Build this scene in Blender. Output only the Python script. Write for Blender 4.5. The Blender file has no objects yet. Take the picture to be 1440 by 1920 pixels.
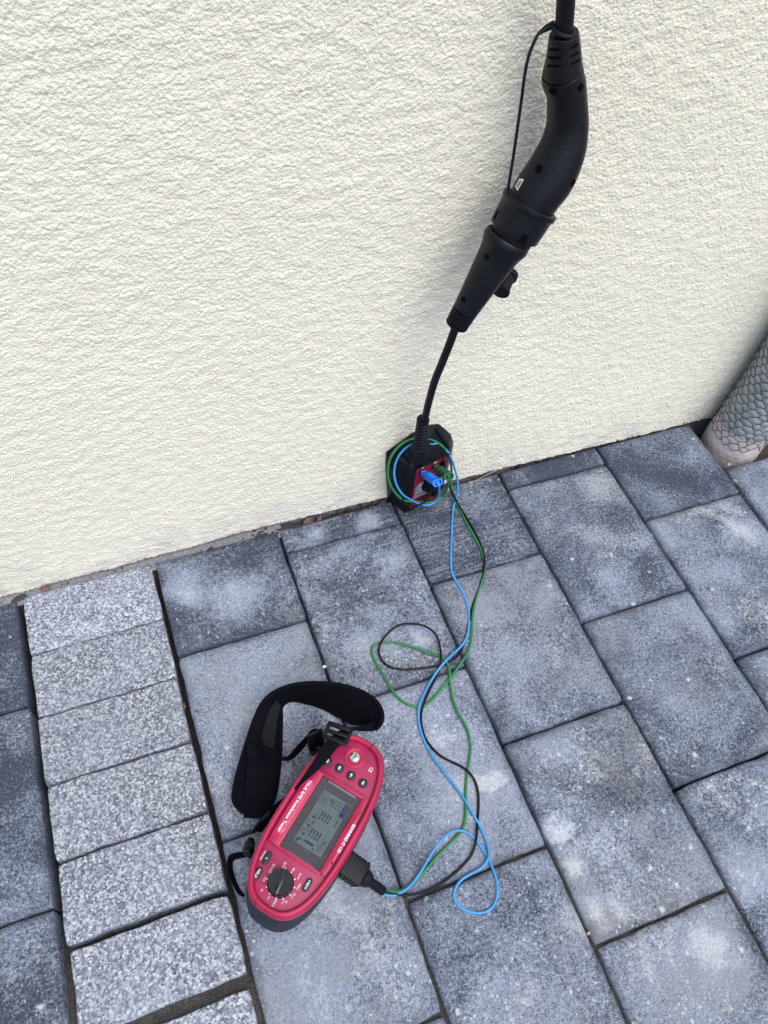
import bpy, bmesh, math, random
import numpy as np
from mathutils import Vector, Matrix
from mathutils.bvhtree import BVHTree

random.seed(7)
rng = np.random.default_rng(11)
scene = bpy.context.scene
R = math.radians

# ------------------------------------------------------------------ camera, sky, sun, exposure
CAM_H, FOC = 1.126755, 1475.5            # metres above the paving; focal length in photo pixels (1440 x 1920)
AX_R = Vector((0.9356769, -0.3452263, 0.0729900))
AX_U = Vector((0.2439914, 0.7824330, 0.5729457))
AX_F = Vector((0.2549057, 0.5182832, -0.8163367))
CAM = Vector((0, 0, CAM_H))
cd = bpy.data.cameras.new('camera')
cam = bpy.data.objects.new('camera', cd)
scene.collection.objects.link(cam)
cam.matrix_world = Matrix(((AX_R.x, AX_U.x, -AX_F.x, 0), (AX_R.y, AX_U.y, -AX_F.y, 0),
                           (AX_R.z, AX_U.z, -AX_F.z, CAM_H), (0, 0, 0, 1)))
cd.sensor_fit = 'VERTICAL'
cd.sensor_height = 36.0
cd.lens = 36.0 * FOC / 1920.0
cd.clip_start = 0.02
cd.clip_end = 500
scene.camera = cam

SUN_EL, SUN_AZ = 60.0, 163.0             # degrees; azimuth clockwise from +Y (the wall side)
world = bpy.data.worlds.new('World')
scene.world = world
world.use_nodes = True
wn = world.node_tree
wn.nodes.clear()
sky = wn.nodes.new('ShaderNodeTexSky')
sky.sky_type = 'NISHITA'
sky.sun_disc = False
sky.sun_elevation = R(SUN_EL)
sky.sun_rotation = R(SUN_AZ)
sky.air_density = 1.0
sky.dust_density = 2.0
sky.ozone_density = 1.0
bg = wn.nodes.new('ShaderNodeBackground')
bg.inputs['Strength'].default_value = 0.115
out = wn.nodes.new('ShaderNodeOutputWorld')
wn.links.new(sky.outputs[0], bg.inputs[0])
wn.links.new(bg.outputs[0], out.inputs[0])

sd = bpy.data.lights.new('sun', 'SUN')
sd.energy = 1.25
sd.angle = R(55)
sd.color = (1.0, 0.965, 0.92)
sun = bpy.data.objects.new('sun', sd)
scene.collection.objects.link(sun)
sdir = Vector((math.sin(R(SUN_AZ)) * math.cos(R(SUN_EL)), math.cos(R(SUN_AZ)) * math.cos(R(SUN_EL)), math.sin(R(SUN_EL))))
sun.rotation_euler = sdir.to_track_quat('Z', 'Y').to_euler()

scene.view_settings.view_transform = 'Standard'
scene.view_settings.look = 'None'
scene.view_settings.gamma = 1.0
scene.view_settings.use_curve_mapping = False
scene.view_settings.exposure = 0.94

# ------------------------------------------------------------------ survey helpers: where a sighted point stands in the place
WY = 0.742                                # the wall's face

def ray(x, y):
    return AX_R * ((x - 720) / FOC) - AX_U * ((y - 960) / FOC) + AX_F

def on_z(x, y, z=0.0):
    d = ray(x, y)
    return CAM + d * ((z - CAM_H) / d.z)

def on_y(x, y, yy):
    d = ray(x, y)
    return CAM + d * (yy / d.y)

def on_plane(x, y, p0, n):
    d = ray(x, y)
    return CAM + d * ((p0 - CAM).dot(n) / d.dot(n))

def depth(p):
    return (p - CAM).dot(AX_F)

# ------------------------------------------------------------------ materials
def new_mat(name):
    m = bpy.data.materials.new(name)
    m.use_nodes = True
    nt = m.node_tree
    return m, nt, nt.nodes['Principled BSDF']

def N(nt, kind, **kw):
    n = nt.nodes.new('ShaderNode' + kind)
    for k, v in kw.items():
        if k == 'inp':
            for kk, vv in v.items():
                n.inputs[kk].default_value = vv
        else:
            setattr(n, k, v)
    return n

def L(nt, a, b):
    nt.links.new(a, b)

def ramp(nt, fac, stops):
    n = nt.nodes.new('ShaderNodeValToRGB')
    el = n.color_ramp.elements
    while len(el) < len(stops):
        el.new(0.5)
    for e, (p, c) in zip(el, stops):
        e.position = p
        e.color = (c, c, c, 1) if isinstance(c, (int, float)) else (*c, 1)
    L(nt, fac, n.inputs[0])
    return n.outputs[0]

def mix(nt, fac, a, b, blend='MIX'):
    n = nt.nodes.new('ShaderNodeMix')
    n.data_type = 'RGBA'
    n.blend_type = blend
    for sock, v in ((n.inputs[0], fac), (n.inputs[6], a), (n.inputs[7], b)):
        if isinstance(v, (int, float)):
            sock.default_value = v
        elif isinstance(v, tuple):
            sock.default_value = (*v, 1)
        else:
            L(nt, v, sock)
    return n.outputs[2]

def math_n(nt, op, a, b=None, c=None, clamp=False):
    n = nt.nodes.new('ShaderNodeMath')
    n.operation = op
    n.use_clamp = clamp
    for i, v in enumerate((a, b, c)):
        if v is None:
            continue
        if isinstance(v, (int, float)):
            n.inputs[i].default_value = v
        else:
            L(nt, v, n.inputs[i])
    return n.outputs[0]

def noise(nt, vec, scale, detail=4, rough=0.55, dist=0.0):
    n = N(nt, 'TexNoise', inp={'Scale': scale, 'Detail': detail, 'Roughness': rough, 'Distortion': dist})
    L(nt, vec, n.inputs['Vector'])
    return n.outputs[0]

def bump(nt, h, bsdf, strength=0.3, dist=0.001):
    b = N(nt, 'Bump', inp={'Strength': strength, 'Distance': dist})
    L(nt, h, b.inputs['Height'])
    L(nt, b.outputs[0], bsdf.inputs['Normal'])

def world_pos(nt):
    return N(nt, 'NewGeometry').outputs['Position']

def plastic(name, col, rough=0.45, grain=0.12, spec=0.5, scale=900, dust=0.0):
    m, nt, b = new_mat(name)
    P = world_pos(nt)
    big = noise(nt, P, 35, 4, 0.6)
    fine = noise(nt, P, scale, 2, 0.5)
    c = mix(nt, ramp(nt, big, [(0.35, 0.0), (0.7, 1.0)]), tuple(x * 0.85 for x in col), tuple(min(1, x * 1.15) for x in col))
    if dust:
        sp = ramp(nt, noise(nt, P, 260, 5, 0.7), [(0.56, 0.0), (0.72, dust)])
        c = mix(nt, sp, c, (0.35, 0.34, 0.33))
    L(nt, c, b.inputs['Base Color'])
    L(nt, ramp(nt, big, [(0.3, rough * 0.85), (0.7, min(1, rough * 1.2))]), b.inputs['Roughness'])
    b.inputs['Specular IOR Level'].default_value = spec
    bump(nt, fine, b, grain, 0.0004)
    return m

def make_wall_mat():
    m, nt, b = new_mat('cream_render')
    P = world_pos(nt)
    big = noise(nt, P, 2.2, 5, 0.55)
    mid = noise(nt, P, 16, 4, 0.6)
    c = mix(nt, ramp(nt, big, [(0.3, 0.0), (0.7, 1.0)]), (0.765, 0.722, 0.588), (0.815, 0.775, 0.645))
    c = mix(nt, ramp(nt, mid, [(0.45, 0.0), (0.8, 0.25)]), c, (0.70, 0.655, 0.55))
    # fine dark pin marks, scattered by noise
    pit = ramp(nt, noise(nt, P, 120, 5, 0.75), [(0.66, 0.0), (0.74, 0.35)])
    c = mix(nt, pit, c, (0.45, 0.42, 0.37))
    sep = N(nt, 'SeparateXYZ')
    L(nt, P, sep.inputs[0])
    # splash stains close to the paving
    low = ramp(nt, sep.outputs[2], [(0.0, 1.0), (0.10, 0.0)])
    st = math_n(nt, 'MULTIPLY', low, ramp(nt, noise(nt, P, 26, 5, 0.65), [(0.42, 0.0), (0.62, 1.0)]))
    c = mix(nt, math_n(nt, 'MULTIPLY', st, 0.6), c, (0.45, 0.42, 0.43))
    L(nt, c, b.inputs['Base Color'])
    b.inputs['Roughness'].default_value = 0.92
    b.inputs['Specular IOR Level'].default_value = 0.2
    vg = N(nt, 'TexVoronoi', inp={'Scale': 420.0})
    L(nt, P, vg.inputs['Vector'])
    h = math_n(nt, 'ADD', math_n(nt, 'MULTIPLY', vg.outputs['Distance'], -0.9), math_n(nt, 'MULTIPLY', noise(nt, P, 700, 3, 0.6), 0.6))
    bump(nt, h, b, 0.7, 0.0014)
    return m

# bloom spots surveyed on the paving: place, radius, strength
BLOOMS = [((925, 1475), 0.04, 1.0), ((1045, 1560), 0.026, 1.0), ((1062, 1620), 0.03, 0.8), ((790, 1195), 0.022, 0.9), ((690, 1215), 0.045, 0.6), ((450, 1110), 0.055, 0.6), ((345, 1110), 0.04, 0.7), ((690, 985), 0.03, 0.6), ((600, 1008), 0.03, 0.5), ((730, 1060), 0.035, 0.6), ((1120, 1715), 0.045, 0.7), ((1330, 1780), 0.06, 0.6), ((870, 1480), 0.07, 0.5), ((820, 1370), 0.07, 0.5), ((480, 1320), 0.1, 0.45), ((1230, 1010), 0.05, 0.35), ((1150, 1080), 0.05, 0.5), ((620, 1640), 0.08, 0.4), ((560, 1850), 0.09, 0.4), ((900, 1140), 0.05, 0.4), ((1400, 1000), 0.06, 0.5), ((1330, 1150), 0.06, 0.35), ((1400, 1640), 0.05, 0.6)]

def make_slab_mat():
    m, nt, b = new_mat('anthracite_concrete')  # the blue of the skylight is put into these stone colours
    P = world_pos(nt)
    oi = N(nt, 'ObjectInfo')
    off = N(nt, 'VectorMath', operation='SCALE', inp={3: 37.0})
    cmb = N(nt, 'CombineXYZ')
    for i in range(3):
        L(nt, oi.outputs['Random'], cmb.inputs[i])
    L(nt, cmb.outputs[0], off.inputs[0])
    ad = N(nt, 'VectorMath', operation='ADD')
    L(nt, P, ad.inputs[0]); L(nt, off.outputs[0], ad.inputs[1])
    V = ad.outputs[0]
    def att(nm):
        a = N(nt, 'Attribute', attribute_type='OBJECT', attribute_name=nm)
        return a.outputs['Fac']
    lime, spots, streak, warm = att('lime'), att('spots'), att('streak'), att('warm')
    grain = noise(nt, V, 520, 3, 0.75)
    grain2 = noise(nt, V, 210, 4, 0.8)
    wrp = N(nt, 'TexNoise', inp={'Scale': 30.0, 'Detail': 4.0, 'Roughness': 0.65})
    L(nt, P, wrp.inputs['Vector'])
    wsc = N(nt, 'VectorMath', operation='MULTIPLY_ADD', inp={1: (0.07, 0.07, 0.0)})
    L(nt, wrp.outputs['Color'], wsc.inputs[0]); L(nt, P, wsc.inputs[2])
    wsb = N(nt, 'VectorMath', operation='SUBTRACT', inp={1: (0.035, 0.035, 0.0)})
    L(nt, wsc.outputs[0], wsb.inputs[0])
    wpos = wsb.outputs[0]
    # dark body with mineral grain
    c = mix(nt, ramp(nt, grain, [(0.34, 0.0), (0.66, 1.0)]), (0.016, 0.021, 0.035), (0.064, 0.078, 0.113))
    # efflorescence: cloudy patches broken up by the grain
    patch = noise(nt, V, 8.0, 7, 0.66, 0.5)
    gsum = math_n(nt, 'ADD', math_n(nt, 'MULTIPLY', math_n(nt, 'SUBTRACT', grain2, 0.5), 2.4), math_n(nt, 'MULTIPLY', math_n(nt, 'SUBTRACT', grain, 0.5), 1.6))
    fld = math_n(nt, 'ADD', math_n(nt, 'MULTIPLY', math_n(nt, 'SUBTRACT', patch, 0.5), 2.7), math_n(nt, 'ADD', lime, gsum))
    # places where the bloom came out strongest
    tot = None
    for (bx_, by_), br_, bs_ in BLOOMS:
        q_ = on_z(bx_, by_)
        dn = N(nt, 'VectorMath', operation='DISTANCE', inp={1: (q_.x, q_.y, 0)})
        L(nt, wpos, dn.inputs[0])
        e_ = math_n(nt, 'MULTIPLY', math_n(nt, 'SUBTRACT', 1.0, math_n(nt, 'DIVIDE', dn.outputs['Value'], br_), clamp=True), bs_ * 1.7)
        tot = e_ if tot is None else math_n(nt, 'MAXIMUM', tot, e_)
    fld = math_n(nt, 'ADD', fld, tot)
    fac = ramp(nt, fld, [(0.15, 0.0), (1.05, 1.0)])
    gm = math_n(nt, 'ADD', math_n(nt, 'MULTIPLY', grain, 0.5), math_n(nt, 'MULTIPLY', noise(nt, V, 300, 3, 0.8), 0.5))
    lc = mix(nt, ramp(nt, gm, [(0.38, 0.0), (0.62, 1.0)]), (0.110, 0.132, 0.186), (0.360, 0.410, 0.510))
    lc = mix(nt, math_n(nt, 'MULTIPLY', warm, ramp(nt, noise(nt, V, 7, 4, 0.6), [(0.42, 0.0), (0.62, 0.8)])), lc, (0.205, 0.205, 0.205))
    # the edges wear clean and stay dark
    ed = N(nt, 'Attribute', attribute_type='GEOMETRY', attribute_name='rim')
    clean = math_n(nt, 'SUBTRACT', 1.0, math_n(nt, 'MULTIPLY', ed.outputs['Fac'], ramp(nt, noise(nt, V, 22, 4, 0.6), [(0.35, 0.6), (0.65, 0.1)])))
    c = mix(nt, math_n(nt, 'MULTIPLY', fac, clean), c, lc)
    # thick chalky blooms here and there
    ch = math_n(nt, 'ADD', math_n(nt, 'ADD', noise(nt, V, 6.5, 6, 0.68, 0.4), math_n(nt, 'MULTIPLY', math_n(nt, 'POWER', tot, 2.0), 0.20)), math_n(nt, 'MULTIPLY', math_n(nt, 'SUBTRACT', grain2, 0.5), 0.35))
    c = mix(nt, math_n(nt, 'MULTIPLY', ramp(nt, ch, [(0.56, 0.0), (0.70, 0.8)]), math_n(nt, 'MULTIPLY', lime, clean)), c, mix(nt, ramp(nt, gm, [(0.38, 0.0), (0.62, 1.0)]), (0.36, 0.38, 0.42), (0.66, 0.68, 0.71)))
    # combed streaks of whitish dust
    mp = N(nt, 'Mapping', inp={'Rotation': (0, 0, R(-6)), 'Scale': (9.0, 120.0, 1.0)})
    L(nt, V, mp.inputs['Vector'])
    sk = noise(nt, mp.outputs[0], 1.6, 5, 0.7, 0.3)
    sk = math_n(nt, 'ADD', sk, math_n(nt, 'MULTIPLY', math_n(nt, 'SUBTRACT', grain2, 0.5), 0.45))
    sk = math_n(nt, 'MULTIPLY', ramp(nt, sk, [(0.50, 0.0), (0.63, 0.9)]), streak)
    c = mix(nt, sk, c, (0.325, 0.35, 0.40))
    # lime crumbs of many sizes, in loose clusters
    clus = ramp(nt, noise(nt, V, 10, 4, 0.6), [(0.46, 0.03), (0.70, 0.9)])
    for sc_, cut in ((85.0, 0.20), (170.0, 0.42), (330.0, 0.6)):
        vo = N(nt, 'TexVoronoi', inp={'Scale': sc_, 'Randomness': 1.0})
        L(nt, V, vo.inputs['Vector'])
        bl = math_n(nt, 'ADD', vo.outputs['Distance'], math_n(nt, 'MULTIPLY', math_n(nt, 'SUBTRACT', noise(nt, V, sc_ * 2.2, 5, 0.75), 0.5), 1.5))
        cells = N(nt, 'SeparateXYZ'); L(nt, vo.outputs['Color'], cells.inputs[0])
        pick = math_n(nt, 'GREATER_THAN', math_n(nt, 'MULTIPLY', math_n(nt, 'MULTIPLY', spots, clus), cut), cells.outputs[0])
        sp = math_n(nt, 'MULTIPLY', pick, ramp(nt, bl, [(0.10, 1.0), (0.40, 0.0)]))
        c = mix(nt, math_n(nt, 'MULTIPLY', sp, 0.75), c, (0.56, 0.58, 0.62))
    # single bright sand grains and dark pores
    br = ramp(nt, noise(nt, V, 400, 2, 0.9), [(0.66, 0.0), (0.74, 0.6)])
    c = mix(nt, br, c, (0.50, 0.53, 0.60))
    po = ramp(nt, noise(nt, V, 260, 3, 0.8), [(0.28, 0.75), (0.36, 0.0)])
    c = mix(nt, po, c, (0.024, 0.028, 0.040))
    L(nt, c, b.inputs['Base Color'])
    b.inputs['Roughness'].default_value = 0.82
    b.inputs['Specular IOR Level'].default_value = 0.3
    h = math_n(nt, 'ADD', math_n(nt, 'MULTIPLY', grain2, 1.0), math_n(nt, 'MULTIPLY', grain, 0.5))
    bump(nt, h, b, 0.6, 0.0012)
    return m

def make_granite_mat():
    m, nt, b = new_mat('grey_granite')  # bluish greys: skylight tint is painted into the stone
    P = world_pos(nt)
    oi = N(nt, 'ObjectInfo')
    wp = N(nt, 'VectorMath', operation='SCALE', inp={3: 0.0016})
    nz = N(nt, 'TexNoise', inp={'Scale': 300.0, 'Detail': 2.0})
    L(nt, P, nz.inputs['Vector']); L(nt, nz.outputs['Color'], wp.inputs[0])
    ad = N(nt, 'VectorMath', operation='ADD'); L(nt, P, ad.inputs[0]); L(nt, wp.outputs[0], ad.inputs[1])
    v1 = N(nt, 'TexVoronoi', inp={'Scale': 420.0}); L(nt, ad.outputs[0], v1.inputs['Vector'])
    s1 = N(nt, 'SeparateXYZ'); L(nt, v1.outputs['Color'], s1.inputs[0])
    v2 = N(nt, 'TexVoronoi', inp={'Scale': 260.0}); L(nt, ad.outputs[0], v2.inputs['Vector'])
    s2 = N(nt, 'SeparateXYZ'); L(nt, v2.outputs['Color'], s2.inputs[0])
    c = ramp(nt, s1.outputs[0], [(0.0, (0.045, 0.053, 0.072)), (0.22, (0.10, 0.114, 0.15)), (0.45, (0.20, 0.222, 0.268)), (0.75, (0.325, 0.35, 0.40)), (1.0, (0.58, 0.61, 0.65))])
    c = mix(nt, ramp(nt, s2.outputs[1], [(0.78, 0.0), (0.82, 0.5)]), c, (0.08, 0.09, 0.12))
    c = mix(nt, ramp(nt, s2.outputs[2], [(0.86, 0.0), (0.90, 0.5)]), c, (0.52, 0.54, 0.60))
    cl = noise(nt, P, 14, 4, 0.6)
    c = mix(nt, ramp(nt, cl, [(0.38, 0.0), (0.68, 0.35)]), c, (0.34, 0.37, 0.45))
    tone = ramp(nt, oi.outputs['Random'], [(0.0, 0.86), (1.0, 1.08)])
    c = mix(nt, 1.0, c, tone, 'MULTIPLY')
    L(nt, c, b.inputs['Base Color'])
    b.inputs['Roughness'].default_value = 0.75
    h = math_n(nt, 'ADD', s1.outputs[1], noise(nt, P, 500, 4, 0.7))
    bump(nt, h, b, 0.55, 0.0010)
    return m

def make_soil_mat(name, dark, light, sc=420):
    m, nt, b = new_mat(name)
    P = world_pos(nt)
    g = noise(nt, P, sc, 5, 0.75)
    c = mix(nt, ramp(nt, g, [(0.35, 0.0), (0.65, 1.0)]), dark, light)
    c = mix(nt, ramp(nt, noise(nt, P, sc * 1.7, 2, 0.8), [(0.66, 0.0), (0.74, 0.7)]), c, tuple(min(1, x * 2.2) for x in light))
    L(nt, c, b.inputs['Base Color'])
    b.inputs['Roughness'].default_value = 0.95
    bump(nt, g, b, 0.8, 0.002)
    return m

M = {}
M['wall'] = make_wall_mat()
M['slab'] = make_slab_mat()
M['granite'] = make_granite_mat()
M['sand'] = make_soil_mat('joint_sand', (0.020, 0.0195, 0.019), (0.090, 0.085, 0.078))
M['ground'] = make_soil_mat('ground_gravel', (0.10, 0.10, 0.10), (0.22, 0.21, 0.20), 60)
M['plinth'] = make_soil_mat('plinth_coating', (0.13, 0.135, 0.155), (0.26, 0.265, 0.29), 160)
M['mortar'] = make_soil_mat('grey_mortar', (0.13, 0.13, 0.14), (0.30, 0.295, 0.30), 260)
M['soil'] = make_soil_mat('dark_soil', (0.018, 0.015, 0.014), (0.075, 0.060, 0.055), 300)
M['black'] = plastic('black_plastic', (0.0036, 0.0042, 0.0070), 0.40, 0.25, 0.26, 1500)
M['black_rub'] = plastic('black_rubber', (0.0036, 0.0042, 0.0070), 0.50, 0.2, 0.22, 900)
M['black_box'] = plastic('black_box_shell', (0.0036, 0.0042, 0.0070), 0.42, 0.25, 0.22, 1300)
M['hole'] = plastic('shade_and_mark_black', (0.0025, 0.0026, 0.003), 0.9, 0.0, 0.05)  # near-black standing in for shade inside holes and slots; also marks the pointer
M['red'] = plastic('crimson_shell', (0.37, 0.006, 0.056), 0.40, 0.10, 0.5, 900, 0.05)
M['red_face'] = plastic('crimson_face', (0.32, 0.011, 0.075), 0.46, 0.16, 0.55, 1600, 0.08)  # matte face; its pinker tone has sky reflection put into the colour
M['red_gloss'] = plastic('crimson_gloss_strip', (0.43, 0.010, 0.085), 0.24, 0.02, 0.6, 900)
M['base'] = plastic('charcoal_base', (0.020, 0.023, 0.032), 0.6, 0.2, 0.25, 1200, 0.10)
M['key'] = plastic('rubber_key', (0.017, 0.020, 0.027), 0.5, 0.1, 0.4, 900)
M['knob'] = plastic('glossy_knob', (0.008, 0.009, 0.012), 0.22, 0.03, 0.6, 900, 0.04)
M['print'] = plastic('white_print', (0.80, 0.78, 0.79), 0.6, 0.0, 0.2)
M['bezel'] = plastic('display_bezel', (0.046, 0.044, 0.054), 0.16, 0.02, 0.5, 600, 0.10)
M['lcd'] = plastic('lcd_glass', (0.084, 0.113, 0.122), 0.16, 0.02, 0.5, 600, 0.05)
M['lcd_ink'] = plastic('lcd_segment', (0.020, 0.026, 0.034), 0.3, 0.0, 0.4)
M['lcd_blue'] = plastic('lcd_cursor', (0.010, 0.014, 0.075), 0.3, 0.0, 0.4)
M['grey_line'] = plastic('grey_tick_print', (0.33, 0.31, 0.34), 0.4, 0.0, 0.3)
m, nt, b = new_mat('chrome_cap')
b.inputs['Base Color'].default_value = (0.75, 0.74, 0.72, 1); b.inputs['Metallic'].default_value = 1.0; b.inputs['Roughness'].default_value = 0.12
M['chrome'] = m
M['blue'] = plastic('blue_silicone', (0.040, 0.275, 0.62), 0.38, 0.05, 0.5, 700)
M['green'] = plastic('green_silicone', (0.013, 0.18, 0.048), 0.38, 0.05, 0.5, 700)
M['dgreen'] = plastic('dark_green_plastic', (0.010, 0.105, 0.050), 0.45, 0.05, 0.5, 700)
M['plug_blue'] = plastic('blue_plastic', (0.010, 0.21, 0.80), 0.42, 0.05, 0.5, 700)
M['lead_black'] = plastic('black_silicone', (0.0035, 0.0036, 0.0052), 0.40, 0.05, 0.25, 700)
M['panel'] = plastic('dark_red_panel', (0.20, 0.006, 0.035), 0.5, 0.05, 0.4, 900)
M['web'] = plastic('black_webbing', (0.0032, 0.0036, 0.0070), 0.85, 0.3, 0.08, 1100)
M['pad'] = plastic('black_neoprene', (0.0028, 0.0031, 0.0056), 0.80, 0.2, 0.08, 1500)
M['rib'] = plastic('woven_rib', (0.020, 0.022, 0.030), 0.7, 0.1, 0.2, 900)
M['clip'] = plastic('black_clip', (0.0035, 0.004, 0.0065), 0.34, 0.03, 0.22, 700)
M['white'] = plastic('white_sticker', (0.78, 0.78, 0.80), 0.4, 0.0, 0.4)
M['grey_patch'] = plastic('grey_sticker_print', (0.22, 0.23, 0.26), 0.5, 0.3, 0.3, 700)
M['pipe_grey'] = plastic('grey_pipe_film', (0.290, 0.305, 0.315), 0.28, 0.2, 0.5, 300, 0.15)
M['pipe_pink'] = plastic('pink_beige_pipe', (0.56, 0.475, 0.47), 0.42, 0.1, 0.45, 400, 0.25)
M['net'] = plastic('dark_net', (0.020, 0.024, 0.030), 0.5, 0.0, 0.4)
m, nt, b = new_mat('dry_leaf')
P_ = world_pos(nt)
L(nt, mix(nt, noise(nt, P_, 180, 4, 0.6), (0.075, 0.048, 0.040), (0.22, 0.15, 0.125)), b.inputs['Base Color'])
b.inputs['Roughness'].default_value = 0.8
M['leaf'] = m
M['straw'] = plastic('dry_straw', (0.36, 0.31, 0.24), 0.7, 0.0, 0.3)
M['stone'] = plastic('tan_stone', (0.33, 0.30, 0.26), 0.8, 0.4, 0.3, 300, 0.3)
M['pebble'] = plastic('pale_pebble', (0.62, 0.60, 0.57), 0.7, 0.3, 0.3, 500)

# ------------------------------------------------------------------ object helpers
COL = scene.collection

def empty(name, loc, label=None, cat=None, group=None):
    o = bpy.data.objects.new(name, None)
    o.empty_display_size = 0.03
    COL.objects.link(o)
    o.location = loc
    tag(o, label, cat, group)
    return o

def tag(o, label=None, cat=None, group=None, kind=None):
    if label: o['label'] = label
    if cat: o['category'] = cat
    if group: o['group'] = group
    if kind: o['kind'] = kind
    return o

def world_loc(o):
    v = Vector((0, 0, 0))
    while o is not None:
        v += o.location
        o = o.parent
    return v

def mk(name, verts, faces, mat, parent=None, smooth=True, angle=None, loc=None):
    """one mesh object from vertices given in the place's own coordinates"""
    base = world_loc(parent) if parent else (Vector(loc) if loc is not None else Vector((0, 0, 0)))
    me = bpy.data.meshes.new(name)
    me.from_pydata([tuple(Vector(v) - base) for v in verts], [], faces)
    me.validate()
    bm = bmesh.new(); bm.from_mesh(me)
    bmesh.ops.recalc_face_normals(bm, faces=bm.faces)
    for f in bm.faces: f.smooth = smooth
    if smooth:
        a = R(angle if angle else 40)
        for e in bm.edges:
            if len(e.link_faces) == 2 and e.calc_face_angle(0) > a:
                e.smooth = False
    bm.to_mesh(me); bm.free()
    me.materials.append(M[mat])
    o = bpy.data.objects.new(name, me)
    COL.objects.link(o)
    if parent: o.parent = parent
    elif loc is not None: o.location = loc
    return o

class B:
    """gathers shapes for one mesh"""
    def __init__(self): self.v, self.f = [], []
    def add(self, v, f):
        n = len(self.v); self.v += [Vector(x) for x in v]; self.f += [[i + n for i in q] for q in f]; return self
    def build(self, name, mat, parent=None, **kw): return mk(name, self.v, self.f, mat, parent, **kw)

def catmull(pts, n=6):
    pts = [np.array(p, float) for p in pts]
    P = [2 * pts[0] - pts[1]] + pts + [2 * pts[-1] - pts[-2]]
    o = []
    for i in range(1, len(P) - 2):
        a, b_, c, d = P[i - 1], P[i], P[i + 1], P[i + 2]
        for k in range(n):
            t = k / n
            o.append(0.5 * (2 * b_ + (c - a) * t + (2 * a - 5 * b_ + 4 * c - d) * t * t + (3 * b_ - 3 * c + d - a) * t ** 3))
    o.append(pts[-1])
    return o

def tube(pts, rad, n=10, caps=True, closed=False, flat=1.0):
    pts = [Vector(p) for p in pts]
    if isinstance(rad, (int, float)): rad = [rad] * len(pts)
    m_ = len(pts)
    tan = []
    for i in range(m_):
        a = pts[(i - 1) % m_] if (closed or i > 0) else pts[0]
        c = pts[(i + 1) % m_] if (closed or i < m_ - 1) else pts[-1]
        t = (c - a)
        tan.append(t.normalized() if t.length > 1e-9 else (tan[-1] if tan else Vector((0, 0, 1))))
    t0 = tan[0]
    u = t0.cross(Vector((0.3, 0.2, 1)) if abs(t0.z) < 0.9 else Vector((1, 0.2, 0))).normalized()
    V, F = [], []
    for i in range(m_):
        if i:
            q = tan[i - 1].rotation_difference(tan[i]); u = q @ u
        u = (u - tan[i] * u.dot(tan[i])).normalized()
        w = tan[i].cross(u)
        for k in range(n):
            a = 2 * math.pi * k / n
            V.append(pts[i] + (u * math.cos(a) + w * math.sin(a) * flat) * rad[i])
    rings = m_ if closed else m_ - 1
    for i in range(rings):
        j = (i + 1) % m_
        for k in range(n):
            F.append([i * n + k, i * n + (k + 1) % n, j * n + (k + 1) % n, j * n + k])
    if caps and not closed:
        F.append(list(range(n))[::-1]); F.append([(m_ - 1) * n + k for k in range(n)])
    return V, F

def box_bm(sx, sy, sz, bev=0.0, seg=2):
    bm = bmesh.new()
    bmesh.ops.create_cube(bm, size=1.0)
    for v in bm.verts: v.co = Vector((v.co.x * sx, v.co.y * sy, v.co.z * sz))
    if bev: bmesh.ops.bevel(bm, geom=bm.edges[:], offset=bev, segments=seg, profile=0.6, affect='EDGES')
    bm.verts.index_update()
    V = [v.co.copy() for v in bm.verts]; F = [[v.index for v in f.verts] for f in bm.faces]
    bm.free()
    return V, F

def frame(c, x, y, z):
    c, x, y, z = Vector(c), Vector(x), Vector(y), Vector(z)
    return lambda p: c + x * p[0] + y * p[1] + z * p[2]

def hull(pts, bev=0.0, seg=2):
    bm = bmesh.new()
    for p in pts: bm.verts.new(p)
    r = bmesh.ops.convex_hull(bm, input=bm.verts[:])
    bmesh.ops.delete(bm, geom=[g for g in r['geom_interior'] if isinstance(g, bmesh.types.BMVert)], context='VERTS')
    bmesh.ops.dissolve_limit(bm, angle_limit=R(3), verts=bm.verts[:], edges=bm.edges[:])
    if bev: bmesh.ops.bevel(bm, geom=bm.edges[:], offset=bev, segments=seg, profile=0.6, affect='EDGES', clamp_overlap=True)
    bm.verts.index_update()
    V = [v.co.copy() for v in bm.verts]; F = [[v.index for v in f.verts] for f in bm.faces]
    bm.free()
    return V, F

_tc = {}
def text_geo(s, bold=False):
    key = (s, bold)
    if key not in _tc:
        cu = bpy.data.curves.new('text', 'FONT')
        cu.body = s; cu.size = 1.0; cu.resolution_u = 3
        cu.offset = 0.012 if bold else 0.004
        cu.extrude = 0.02
        o = bpy.data.objects.new('text', cu); COL.objects.link(o)
        dg = bpy.context.evaluated_depsgraph_get(); dg.update()
        me = bpy.data.meshes.new_from_object(o.evaluated_get(dg))
        V = [v.co.copy() for v in me.vertices]; F = [list(p.vertices) for p in me.polygons]
        bpy.data.objects.remove(o); bpy.data.curves.remove(cu); bpy.data.meshes.remove(me)
        x0, x1 = min(v.x for v in V), max(v.x for v in V)
        V = [Vector((v.x - (x0 + x1) / 2, v.y - 0.345, v.z)) for v in V]
        _tc[key] = (V, F, x1 - x0)
    return _tc[key]

def text(s, fr, parent, mat='print', height=0.003, length=None, name='lettering', bold=False):
    """flat print centred at the frame's origin; x reads, y is up, z comes off the surface"""
    V, F, w = text_geo(s, bold)
    sy = height / 0.7
    sx = length / w if length else sy
    return mk(name, [fr((v.x * sx, v.y * sy, v.z * 0.004)) for v in V], F, mat, parent, smooth=False)

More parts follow.
